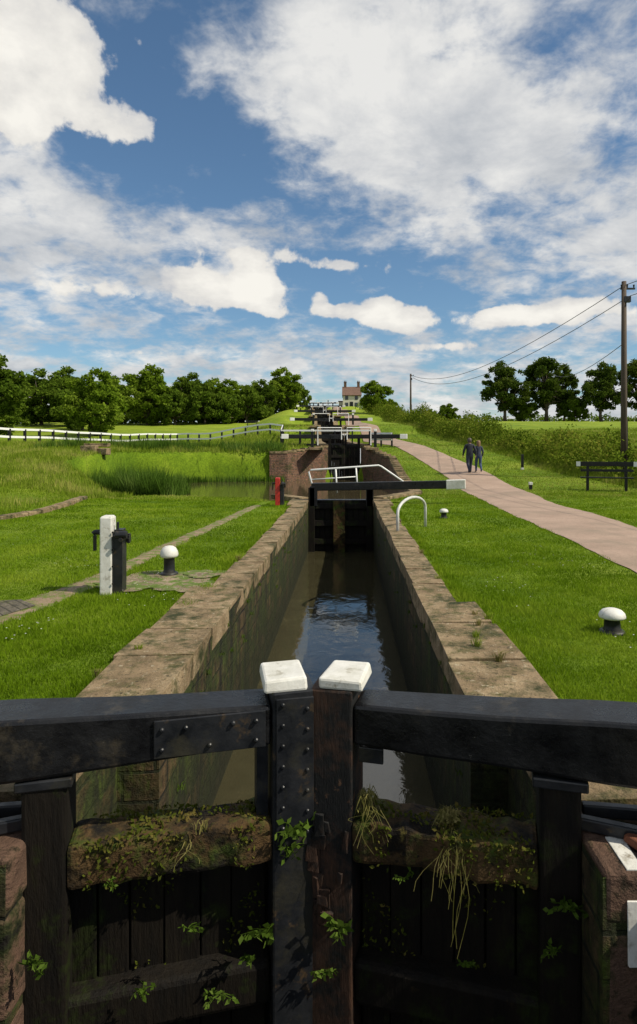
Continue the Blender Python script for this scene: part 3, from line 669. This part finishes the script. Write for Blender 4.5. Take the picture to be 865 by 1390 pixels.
def mass(name,P,h,wd,n,ls,mat,basez=None):
    P=np.array(P,float); seg=np.hypot(*(P[1:]-P[:-1]).T); cs=np.concatenate([[0],np.cumsum(seg)])
    t=rng.random(n)*cs[-1]; x=np.interp(t,cs,P[:,0]); y=np.interp(t,cs,P[:,1])
    hh=h*(.72+.22*np.sin(t*.33+1)+.16*np.sin(t*1.1)+.10*np.sin(t*2.7+2))
    vz=rng.random(n)**.75
    off=rng.normal(size=(n,2))*wd*.42*np.sqrt(np.clip(1-vz**3,0.08,1))[:,None]
    x=x+off[:,0]; y=y+off[:,1]
    C=np.stack([x,y,H0(x,y)+vz*hh*(1+.07*rng.normal(size=n))],1)
    np_mesh(name,quads(C,ls),4,mat)
mass('distant_treeline',[(-90,128),(-60,134),(-12,138)],6.2,4,18000,.5,M_tree)
mass('distant_treeline',[(6,205),(60,215),(140,205),(240,180)],3.0,4,12000,.55,M_tree)
HP=[(16.8,14),(15.0,24),(13.6,31),(12.4,40),(10.4,55),(8.4,75),(6.2,98),(4,125)]
mass('hedge',HP,2.15,1.8,56000,.12,M_hedge)
mass('hedge',[(9,112),(5,128),(6,150)],2.6,3,5000,.3,M_tree)
# ------------------------------------------------------------------ grass
def pathmask(x,y,P,extra=0):
    P=np.array(P); return np.abs(x-np.interp(y,P[:,0],P[:,1]))<np.interp(y,P[:,0],P[:,2])+extra
def blades(name,x,y,h,w,mat,lean=.5,z=None,rnd=None):
    n=len(x); z=H(x,y) if z is None else z
    a=rng.uniform(0,2*math.pi,n); dx=np.cos(a);dy=np.sin(a); l=h*rng.uniform(.0,lean,n); b=rng.uniform(0,2*math.pi,n)
    p0=np.stack([x-dx*w/2,y-dy*w/2,z-.01],1);p1=np.stack([x+dx*w/2,y+dy*w/2,z-.01],1);p2=np.stack([x+np.cos(b)*l,y+np.sin(b)*l,z+h],1)
    return np_mesh(name,np.stack([p0,p1,p2],1),3,mat,rnd=rnd)
N=500000; t=rng.random(N); Y=4.2*(26/4.2)**t; lim=Y*.56+1
X=rng.uniform(-1,1,N)*lim
patch=np.sin(X*2.1+np.sin(Y*1.7)*1.5)*np.cos(Y*1.9+X*.7)
fine=np.sin(X*6.3+np.sin(Y*4.1)*2)*np.cos(Y*5.3+np.sin(X*3.7)*2)
ok=~((X>-1.83+.05*fine)&(X<1.36-.05*fine))&~pathmask(X,Y,PATH,-.02+.04*fine)&~(pathmask(X,Y,LPATH,-.06+.05*fine)&(rng.random(N)<.93))&(pond_sd(X,Y)<-.35)
ok&=~((Y<7.5)&(X>-2.07+.05*fine)&(X<1.58-.05*fine)); ok&=~((Y>20.4)&(X>-2.02)&(X<1.56)&(Y<24))
ok&=~((((X+2.6)/.95)**2+((Y-9)/.6)**2<.75+.3*patch+.25*fine)&(rng.random(N)<.80)); ok&=~((X<-3.9)&(Y>6.8)&(Y<7.7)&(rng.random(N)<.90))
X=X[ok];Y=Y[ok];patch=patch[ok];fine=fine[ok]
big=np.sin(X*.8+Y*.5)*np.sin(Y*.37-X*.3+2)
clump=np.sin(X*1.3+2*np.sin(Y*.9))*np.sin(Y*1.1+1.5*np.sin(X*.7+1))
rn=np.clip(.5+.35*(rng.random(len(X))*2-1)+.26*big+.18*patch+.14*fine+.2*clump,0,1)
hgt=rng.uniform(.02,.05,len(X))*(1+.4*patch+.3*fine)
edge=np.minimum(np.abs(X+1.9),np.abs(X-1.42))<.14; hgt=np.where(edge,hgt*1.8,hgt)
blades('grass',X,Y,hgt,.0045+.0010*Y,M_grass,1.1,rnd=rn)
# mid-distance
N=190000; t=rng.random(N); Y=24*(75/24)**t; X=rng.uniform(-.62,.5,N)*Y
u=X-axis(Y); ok=~((u>-2.1)&(u<1.6))&~pathmask(X,Y,PATH,.0)&(pond_sd(X,Y)<-.3); X=X[ok];Y=Y[ok]
hx=np.interp(Y,[p[1] for p in HP],[p[0] for p in HP])
hh=np.where(X<-9,rng.uniform(.06,.26,len(X)),rng.uniform(.03,.07,len(X))); hh=np.where((Y>40)&(X<-3),rng.uniform(.08,.34,len(X)),hh); hh=np.where(X>hx-2.0,rng.uniform(.08,.25,len(X)),hh)
blades('long_grass',X,Y,hh,.008+.0010*Y,M_long,.6)
N=60000; Y=rng.uniform(17,46,N); X=-6-rng.random(N)**1.1*24; ok=(pond_sd(X,Y)<-.2)&(X>-.62*Y-2)&((X<-9.6)|(Y>40)); X=X[ok];Y=Y[ok]
blades('bank_grass',X,Y,rng.uniform(.1,.40,len(X))*(.75+.5*np.sin(X*1.3)*np.sin(Y*.9)),.02,M_long,.6,rnd=np.clip(.5+.45*np.sin(X*.9+Y*.4)*np.sin(Y*.8)+.4*(rng.random(len(X))-.5),0,1))
# rank vegetation clumps on the far bank of the pound
cc=rng.uniform(0,1,(46,2)); cx=-4.8-cc[:,0]*15; cy=42.2+cc[:,1]*4.2-np.clip(-cx-9,0,6)*.5
X=np.repeat(cx,130)+rng.normal(size=46*130)*.38; Y=np.repeat(cy,130)+rng.normal(size=46*130)*.3; ok=pond_sd(X,Y)<-.1; X=X[ok];Y=Y[ok]
blades('bank_weeds',X,Y,rng.uniform(.2,.75,len(X)),.04,M_reed,.6)
N=20000; Y=20*(100/20)**rng.random(N); hx=np.interp(Y,[p[1] for p in HP],[p[0] for p in HP]); X=hx-.7-rng.random(N)**1.6*1.2
blades('verge_grass',X,Y,rng.uniform(.2,.6,N)*np.exp(-(hx-X-.7)*.9),.02+.0006*Y,M_long,.5)
# reeds along the west end of the pound
N=15000; cx=rng.uniform(-13.2,-7.6,N); cy=27.8+rng.random(N)*2.8+(-cx-7)*.5; ok=(pond_sd(cx,cy)>-.5)&(rng.random(N)<.55+.45*np.sin(cx*2.3+cy)*np.sin(cy*1.4)); cx=cx[ok];cy=cy[ok]
top=.95+.32*np.sin(cx*1.9+1)*np.sin(cy*1.1)+.2*np.sin(cx*6)
blades('reeds',cx,cy,rng.uniform(.45,1.35,len(cx))*top,.04,M_reed,.6,z=np.full(len(cx),-.3),rnd=np.clip(rng.random(len(cx))*.8+.2*np.sin(cx*3),0,1))
N=2200; tt=rng.random(N); cx=np.interp(tt,[0,.6,1],[-13.3,-9.5,-4.2]); cy=np.interp(tt,[0,.6,1],[36.5,41.2,42.4])+rng.normal(size=N)*.25
blades('reeds',cx,cy,rng.uniform(.15,.55,N),.045,M_reed,.4,z=np.full(N,-.3))
# daisies
N=1100; Y=5*(16/5)**rng.random(N); X=rng.uniform(-.55,.5,N)*Y; ok=(np.sin(X*1.7+2)*np.sin(Y*1.3)>.1)&~((X>-2.1)&(X<1.7))&~pathmask(X,Y,PATH,.1)&~pathmask(X,Y,LPATH,.1); X=X[ok];Y=Y[ok]
C=np.stack([X,Y,H(X,Y)+.055],1); Q=np.stack([C+np.array([.009*math.cos(a),.009*math.sin(a),0]) for a in np.linspace(0,2*math.pi,6)[:-1]],1)
np_mesh('daisies',Q,5,M_whitec)
# ------------------------------------------------------------------ small plants on the gate and coping
def plant(x,y,z,n,L,mat,name='weed_plant',droop=.3,lw=.28,spread=1.0):
    S=MB(); V=[]
    for i in range(n):
        a=random.uniform(0,6.28); el=random.uniform(.2,1.3); l=L*random.uniform(.5,1.1)
        tip=Vector((x+math.cos(a)*math.cos(el)*l*spread,y+math.sin(a)*math.cos(el)*l*.6*spread,z+math.sin(el)*l*random.uniform(.3,1)-droop*l)); b=Vector((x,y,z))
        S.tube([b,b.lerp(tip,.5)+Vector((0,0,.1*l)),tip],[.0035,.0028,.001],4)
        for k in range(5):
            t=.35+.15*k; c=b.lerp(tip,t)+Vector((0,0,.1*l*(1-t))); d=Vector((random.uniform(-1,1),random.uniform(-1,.3),random.uniform(-.5,.7))).normalized(); w=d.cross(Vector((random.uniform(-1,1),random.uniform(-1,1),random.uniform(-1,1)))).normalized()
            ll=L*random.uniform(.22,.40); V.append([c,c+d*ll*.45+w*ll*lw,c+d*ll,c+d*ll*.45-w*ll*lw])
    g=empty(name); np_mesh('leaves',np.array([[tuple(p) for p in q] for q in V]),4,mat,parent=g); S.obj('stems',mat,g)
plant(-.27,3.34,-.12,10,.17,M_plant); plant(-.30,3.34,-.2,6,.14,M_plant); plant(-.05,3.33,-.62,9,.16,M_plant); plant(-.42,3.28,-.60,8,.14,M_plant); plant(-.5,3.26,-.72,5,.10,M_plant)
plant(-1.42,2.88,-.45,9,.11,M_plant); plant(-.8,3.18,-.5,5,.09,M_plant); plant(1.02,3.02,-.28,10,.12,M_plant); plant(-1.15,3.10,-.22,5,.07,M_plant); plant(.98,3.02,-.5,6,.1,M_plant); plant(-.1,3.33,-.85,6,.12,M_plant)
plant(-1.0,3.12,-.75,6,.09,M_plant); plant(.6,3.2,-.7,6,.08,M_plant); plant(.3,3.28,-.32,5,.07,M_plant); plant(-.65,3.2,-.85,8,.10,M_plant)
def tuft(x,y,z,n,L,mat,name='grass_tuft',down=False):
    V=[]
    for i in range(n):
        a=random.uniform(0,6.28); r=random.uniform(.2,1); h=L*random.uniform(.5,1.1); b=Vector((x+random.gauss(0,.018),y+random.gauss(0,.015),z)); d=Vector((math.cos(a)*r*.55,math.sin(a)*r*.4,1)).normalized(); w=Vector((-math.sin(a+1),math.cos(a+1),0))*.003
        m=b+d*h*.6; e=b+d*h*.8+Vector((math.cos(a)*h*.35,math.sin(a)*h*.3,-h*(1.6 if down else .15)*random.random()))
        V.append([b-w,b+w,m+w*.8,m-w*.8]); V.append([m-w*.8,m+w*.8,e+w*.1,e-w*.1])
    np_mesh(name,np.array([[tuple(p) for p in q] for q in V]),4,mat)
def hang(x,y,z,n,L,mat,name='hanging_weed'):
    V=[]
    for i in range(n):
        l=L*random.uniform(.2,1)**1.3; b=Vector((x+random.gauss(0,.022),y+random.uniform(-.01,.01),z+random.uniform(-.02,.02))); dx=random.gauss(0,.05); w=Vector((.0016,0,0)); p=b; cv=random.gauss(0,.02)
        for k in range(6):
            t=(k+1)/6; q=b+Vector((dx*t+cv*math.sin(t*5+i),-.03-.03*t,-l*t**1.2)); V.append([p-w,p+w,q+w*.8,q-w*.8]); p=q
    np_mesh(name,np.array([[tuple(p) for p in q] for q in V]),4,mat)
tuft(.53,3.34,-.07,220,.13,M_dry,down=True); plant(.52,3.32,-.03,18,.085,M_dry); hang(.53,3.25,-.06,26,.30,M_dry); hang(.57,3.22,-.1,6,.55,M_dry)
tuft(.10,3.38,.02,60,.12,M_dry,down=True); plant(.09,3.36,-.02,8,.06,M_dry); hang(.10,3.34,.02,12,.22,M_dry); tuft(-.75,3.26,-.06,25,.07,M_dry); hang(-.8,3.16,-.06,5,.14,M_dry)
tuft(.08,3.36,-.1,30,.1,M_plant)
for (x,y) in((1.35,6.6),(1.25,6.2),(1.40,7.0),(1.3,5.5),(-1.9,5.8),(-2.05,5.2),(1.28,9.0),(1.3,11.2),(-1.8,10.5),(1.5,6.8),(1.2,5.9)): tuft(x,y,.04,44,random.uniform(.08,.18),M_long if random.random()<.5 else M_dry)
for i in range(40):
    y=5+random.random()**1.3*16; sd_=random.choice((-1,1)); x=-1.37 if sd_<0 else .89
    tuft(x,y,random.uniform(-.9,-.12),16,random.uniform(.05,.11),M_plant,'wall_weed',down=True)
# ------------------------------------------------------------------ people
def skin_obj(name,V,E,R,root=0,sub=2):
    m=bpy.data.meshes.new(name); m.from_pydata(V,E,[]); o=bpy.data.objects.new(name,m); link(o)
    o.modifiers.new('s','SKIN'); 
    for i,r in enumerate(R):
        sv=m.skin_vertices[0].data[i]; sv.radius=(r if hasattr(r,'__len__') else (r,r)); sv.use_root=(i==root)
    s=o.modifiers.new('u','SUBSURF'); s.levels=sub; s.render_levels=sub
    dg=bpy.context.evaluated_depsgraph_get(); me=bpy.data.meshes.new_from_object(o.evaluated_get(dg)); bpy.data.objects.remove(o)
    me.polygons.foreach_set('use_smooth',[True]*len(me.polygons)); return me
def person(name,x,y,ht,female,rz,jack,trous,hair,ph=1,linkside=0):
    z=hz(x,y)+.045; g=empty(name,(x,y,z)); s=ht/1.78; g.scale=(s,s,s); g.rotation_euler=(0,0,rz)
    w=.90 if female else 1.05
    V=[(0,0,.96),(0,0,1.10),(0,.01,1.32),(0,-.01,1.46),(0,0,1.54),(0,.015,1.61),(0,.02,1.68),(0,.01,1.745)]
    R=[(.18,.13),(.17*w,.12),(.195*w,.135),(.11*w,.08),(.056,.056),(.07,.08),(.085,.10),(.05,.06)]
    E=[(i,i+1) for i in range(7)]
    hands=[]
    for sg in(-1,1):
        n=len(V); sw=sg*ph
        el=(sg*.285*w,-.04-.05*sw,1.15); wr=(sg*.285*w,.06-.13*sw,.92); pm=(sg*.28*w,.08-.14*sw,.85)
        if sg==linkside: el=(sg*.29,.0,1.16); wr=(sg*.17,.16,1.06); pm=(sg*.12,.20,1.08)
        V+=[(sg*.19*w,0,1.43),el,wr,pm]; R+=[.078*w,.062*w,.040,(.038,.022)]; E+=[(3,n),(n,n+1),(n+1,n+2),(n+2,n+3)]; hands.append((sg,wr,pm))
        n=len(V)
        f=1 if sw>0 else -1
        if f>0: leg=[(sg*.10,.01,.88),(sg*.10,.15,.50),(sg*.095,.19,.09),(sg*.10,.33,.045)]
        else: leg=[(sg*.10,-.01,.88),(sg*.10,.01,.49),(sg*.095,-.26,.17),(sg*.10,-.16,.05)]
        V+=leg; R+=[.108,.080,.055,(.048,.038)]; E+=[(0,n),(n,n+1),(n+1,n+2),(n+2,n+3)]
    me=skin_obj(name,V,E,R)
    sk=surf(name+'_skin',[(.3,(.45,.27,.2)),(.7,(.52,.32,.24))],5,.5,0); sh=surf(name+'_shoes',[(.3,(.02,.018,.015)),(.7,(.03,.025,.02))],5,.5,0)
    J=surf(name+'_jacket',[(.3,jack),(.7,tuple(c*1.5 for c in jack))],6,.8,.3,20); Tm=surf(name+'_trousers',[(.3,trous),(.7,tuple(c*1.4 for c in trous))],8,.85,.3,20); Hm=surf(name+'_hair',[(.3,hair),(.7,tuple(c*1.5 for c in hair))],30,.6,.5,60)
    for m_ in(sk,J,Tm,sh,Hm): me.materials.append(m_)
    for p in me.polygons:
        c=p.center; i=1
        if c.z>1.53: i=0
        if c.z>1.62 and (c.y<.055 or c.z>1.735): i=4
        if c.z<.93: i=2
        if abs(c.x)>.205*w+.02 and c.z<.91 and c.z>.6: i=0
        if c.z<.10: i=3
        p.material_index=i
    o=bpy.data.objects.new('body',me); link(o,g)
    prof=[(.03,1.80),(.075,1.785),(.098,1.74),(.104,1.69),(.1,1.63),(.07,1.585)] if not female else [(.03,1.80),(.08,1.785),(.102,1.74),(.108,1.68),(.106,1.60),(.10,1.52),(.085,1.44),(.05,1.39)]
    sc=[];fa=[]
    for (r,zz) in prof:
        for k in range(13):
            a=math.pi*(1.0+k/12)+(-.25+ .5*k/12); sc.append((r*.86*math.cos(a),.012+r*1.02*math.sin(a),zz))
    for j in range(len(prof)-1):
        for k in range(12): fa.append((j*13+k,j*13+k+1,j*13+k+14,j*13+k+13))
    o=mesh_obj('hair',sc,fa,Hm,g,True); so=o.modifiers.new('s','SOLIDIFY'); so.thickness=.02
    B=MB(); B.tube([(0,.105,1.69),(0,.128,1.655),(0,.11,1.645)],[.008,.014,.010],8); 
    for sg in(-1,1): B.tube([(sg*.08,.01,1.64),(sg*.09,.0,1.67),(sg*.085,.01,1.70)],[.01,.016,.01],6)
    B.obj('nose_and_ears',sk,g,True)
    B=MB()
    for sg in(-1,1): B.lathe([(.001,-.008),(.008,-.004),(.009,0),(.008,.004),(.001,.008)],(sg*.033,.098,1.69),8)
    B.tube([(-.022,.106,1.615),(.022,.106,1.615)],.004,6); B.obj('eyes_and_mouth',sh,g,True)
    for (sg,wr,pm) in hands:
        d=(Vector(pm)-Vector(wr)).normalized(); side=Vector((0,1,0)) if abs(d.z)>.5 else Vector((0,0,1))
        inn=Vector((-sg,0,0)) if abs(d.z)>.5 else Vector((0,-1,0))
        for i,l in enumerate((.07,.08,.076,.06)):
            b=Vector(pm)+side*(.026-.017*i)-d*.01
            mm=skin_obj('f',[tuple(b),tuple(b+d*(.035+l*.35)+inn*.004),tuple(b+d*(.035+l*.75)+inn*.018)],[(0,1),(1,2)],[.009,.008,.007],0,1); mm.materials.append(sk); fo=bpy.data.objects.new('finger',mm); link(fo,g)
        b=Vector(wr).lerp(Vector(pm),.55)+side*.02; mm=skin_obj('t',[tuple(b),tuple(b+side*.03+d*.02),tuple(b+side*.035+d*.055)],[(0,1),(1,2)],[.011,.010,.008],0,1); mm.materials.append(sk); fo=bpy.data.objects.new('thumb',mm); link(fo,g)
person('walking_man',6.42,33.5,1.82,False,.08,(.012,.014,.022),(.02,.025,.045),(.06,.045,.035),1)
person('walking_woman',6.93,33.7,1.66,True,.05,(.03,.035,.06),(.03,.05,.11),(.16,.09,.045),-1,-1)
# ------------------------------------------------------------------ sun & sky
SUN_EL=math.radians(46); az=Vector((.95,-.30,0)).normalized()
sd=Vector((az.x*math.cos(SUN_EL),az.y*math.cos(SUN_EL),math.sin(SUN_EL)))
l=bpy.data.lights.new('sun','SUN'); l.energy=5.0; l.angle=math.radians(.5); l.color=(1,.92,.76); so=bpy.data.objects.new('sun',l); so.rotation_euler=sd.to_track_quat('Z','Y').to_euler(); link(so)
w=bpy.data.worlds.new('World'); scene.world=w; w.use_nodes=True; nt=w.node_tree; N=nt.nodes; L=nt.links; N.clear()
try: w.cycles.sampling_method='MANUAL'; w.cycles.sample_map_resolution=256
except Exception: pass
out=N.new('ShaderNodeOutputWorld'); bg=N.new('ShaderNodeBackground'); L.new(bg.outputs[0],out.inputs[0]); bg.inputs[1].default_value=.092
sky=N.new('ShaderNodeTexSky'); sky.sky_type='NISHITA'; sky.sun_disc=False; sky.sun_elevation=SUN_EL; sky.sun_rotation=math.atan2(az.x,az.y); sky.air_density=1.0; sky.dust_density=.6; sky.ozone_density=2.0
tc=N.new('ShaderNodeTexCoord'); G=tc.outputs['Generated']
def mth(op,a,b=None,c=None,clamp=False):
    n=N.new('ShaderNodeMath'); n.operation=op; n.use_clamp=clamp
    for i,v in enumerate((a,b,c)):
        if v is None: continue
        if isinstance(v,(int,float)): n.inputs[i].default_value=v
        else: L.new(v,n.inputs[i])
    return n.outputs[0]
s=N.new('ShaderNodeSeparateXYZ'); L.new(G,s.inputs[0])
zz=mth('ADD',mth('MAXIMUM',s.outputs[2],0),.26)
pc=N.new('ShaderNodeCombineXYZ'); L.new(mth('DIVIDE',s.outputs[0],zz),pc.inputs[0]); L.new(mth('DIVIDE',s.outputs[1],zz),pc.inputs[1])
def noise(vec,sc,det=10,ro=.6,dist=0,off=(0,0,0)):
    mp=N.new('ShaderNodeMapping'); mp.inputs['Location'].default_value=off; L.new(vec,mp.inputs[0])
    n=N.new('ShaderNodeTexNoise'); n.inputs['Scale'].default_value=sc; n.inputs['Detail'].default_value=det; n.inputs['Roughness'].default_value=ro; n.inputs['Distortion'].default_value=dist; L.new(mp.outputs[0],n.inputs['Vector']); return n.outputs[0]
def blob(px,py,sx,sy,amp):
    c=Vector(((px-472)/865,1,(608-py)/865)).normalized()
    sub=N.new('ShaderNodeVectorMath'); sub.operation='SUBTRACT'; L.new(G,sub.inputs[0]); sub.inputs[1].default_value=c
    sc=N.new('ShaderNodeVectorMath'); sc.operation='MULTIPLY'; L.new(sub.outputs[0],sc.inputs[0]); sc.inputs[1].default_value=(865/sx,500/sx,865/sy)
    ln=N.new('ShaderNodeVectorMath'); ln.operation='DOT_PRODUCT'; L.new(sc.outputs[0],ln.inputs[0]); L.new(sc.outputs[0],ln.inputs[1])
    return mth('MULTIPLY',mth('EXPONENT',mth('MULTIPLY',ln.outputs['Value'],-1)),amp)
def total(bl):
    r=None
    for b in bl: r=b if r is None else mth('ADD',r,b)
    return r
def mrange(v,a,b,c=0,d=1,sm=True):
    n=N.new('ShaderNodeMapRange'); n.interpolation_type='SMOOTHSTEP' if sm else 'LINEAR'
    L.new(v,n.inputs[0]); n.inputs[1].default_value=a;n.inputs[2].default_value=b;n.inputs[3].default_value=c;n.inputs[4].default_value=d; return n.outputs[0]
bias=total([blob(230,205,170,75,-.20),blob(90,165,80,45,-.12),blob(560,385,230,45,-.17),blob(470,330,110,55,-.12),blob(160,90,70,50,-.12),blob(690,55,80,35,-.10),blob(330,455,260,40,-.09),blob(700,480,200,30,-.06),blob(330,30,90,40,-.08),
  blob(640,200,240,90,.11),blob(110,320,170,45,.10),blob(500,110,140,60,.05),blob(830,320,100,40,.06)])
n1=noise(pc.outputs[0],2.3,6,.56,.2,(3.1,1.7,0)); n2=noise(pc.outputs[0],10,5,.62,.2,(7,2,0))
cov=mth('ADD',mth('ADD',mth('MULTIPLY',mth('SUBTRACT',n1,.5),.85),mth('MULTIPLY',mth('SUBTRACT',n2,.5),.50)),bias)
hz_=mrange(s.outputs[2],.0,.12,.08,0)
cov=mth('ADD',cov,mth('ADD',hz_,.575))
mask=mrange(cov,.42,.66)
shade=noise(pc.outputs[0],3.8,6,.62,.2,(3.4,1.2,4))
cr=ramp(N,[(.32,(5.1,5.4,5.8)),(.50,(7.1,7.2,7.3)),(.66,(9.2,9.1,8.8))]); L.new(mth('ADD',mth('MULTIPLY',mth('SUBTRACT',cov,.62),.35),shade),cr.inputs[0])
sk2=N.new('ShaderNodeMix'); sk2.data_type='RGBA'; sk2.blend_type='MULTIPLY'; sk2.inputs[0].default_value=1; L.new(sky.outputs[0],sk2.inputs[6]); sk2.inputs[7].default_value=(.92,1.12,1.18,1)
m1=N.new('ShaderNodeMix'); m1.data_type='RGBA'; L.new(mth('MULTIPLY',mask,.95),m1.inputs[0]); L.new(sk2.outputs[2],m1.inputs[6]); L.new(cr.outputs[0],m1.inputs[7])
pf=[(305,400,66,20,.60),(258,372,30,18,.50),(345,388,36,24,.54),(375,428,28,10,.4),(545,434,44,18,.70),(520,412,22,12,.36),(450,422,46,10,.50),(432,402,18,11,.42),(740,430,95,13,.55),(785,412,45,14,.48),(680,425,30,10,.44),(20,55,80,66,.8),(10,150,40,26,.35),(170,172,44,20,.42),(330,345,80,13,.34),(470,360,60,9,.32),(130,395,60,12,.35),(600,470,60,7,.3),(200,480,80,7,.28)]
pb=total([blob(*p) for p in pf])
n3=noise(G,19,6,.56,.1,(1,5,2)); c2=mth('ADD',pb,mth('MULTIPLY',mth('SUBTRACT',n3,.5),1.05)); m2=mrange(c2,.24,.37)
lit=mth('ADD',mth('MULTIPLY',mth('SUBTRACT',c2,.42),.34),mth('MULTIPLY',mth('SUBTRACT',shade,.5),.7))
cr2=ramp(N,[(.38,(6.4,6.5,6.7)),(.5,(8.4,8.2,7.8)),(.64,(10.2,9.9,9.2))]); L.new(mth('ADD',lit,.50),cr2.inputs[0])
m3=N.new('ShaderNodeMix'); m3.data_type='RGBA'; L.new(m2,m3.inputs[0]); L.new(m1.outputs[2],m3.inputs[6]); L.new(cr2.outputs[0],m3.inputs[7])
L.new(m3.outputs[2],bg.inputs[0])
# ------------------------------------------------------------------ camera
cam=bpy.data.cameras.new('camera'); cam.sensor_fit='HORIZONTAL'; cam.sensor_width=24; cam.lens=24; cam.shift_x=-39.5/865; cam.shift_y=-87/865; cam.clip_start=.05; cam.clip_end=6000
co=bpy.data.objects.new('camera',cam); co.location=(0,0,EYE); co.rotation_euler=(math.pi/2,0,0); link(co); scene.camera=co
scene.view_settings.view_transform='Standard'; scene.view_settings.look='None'; scene.view_settings.exposure=0
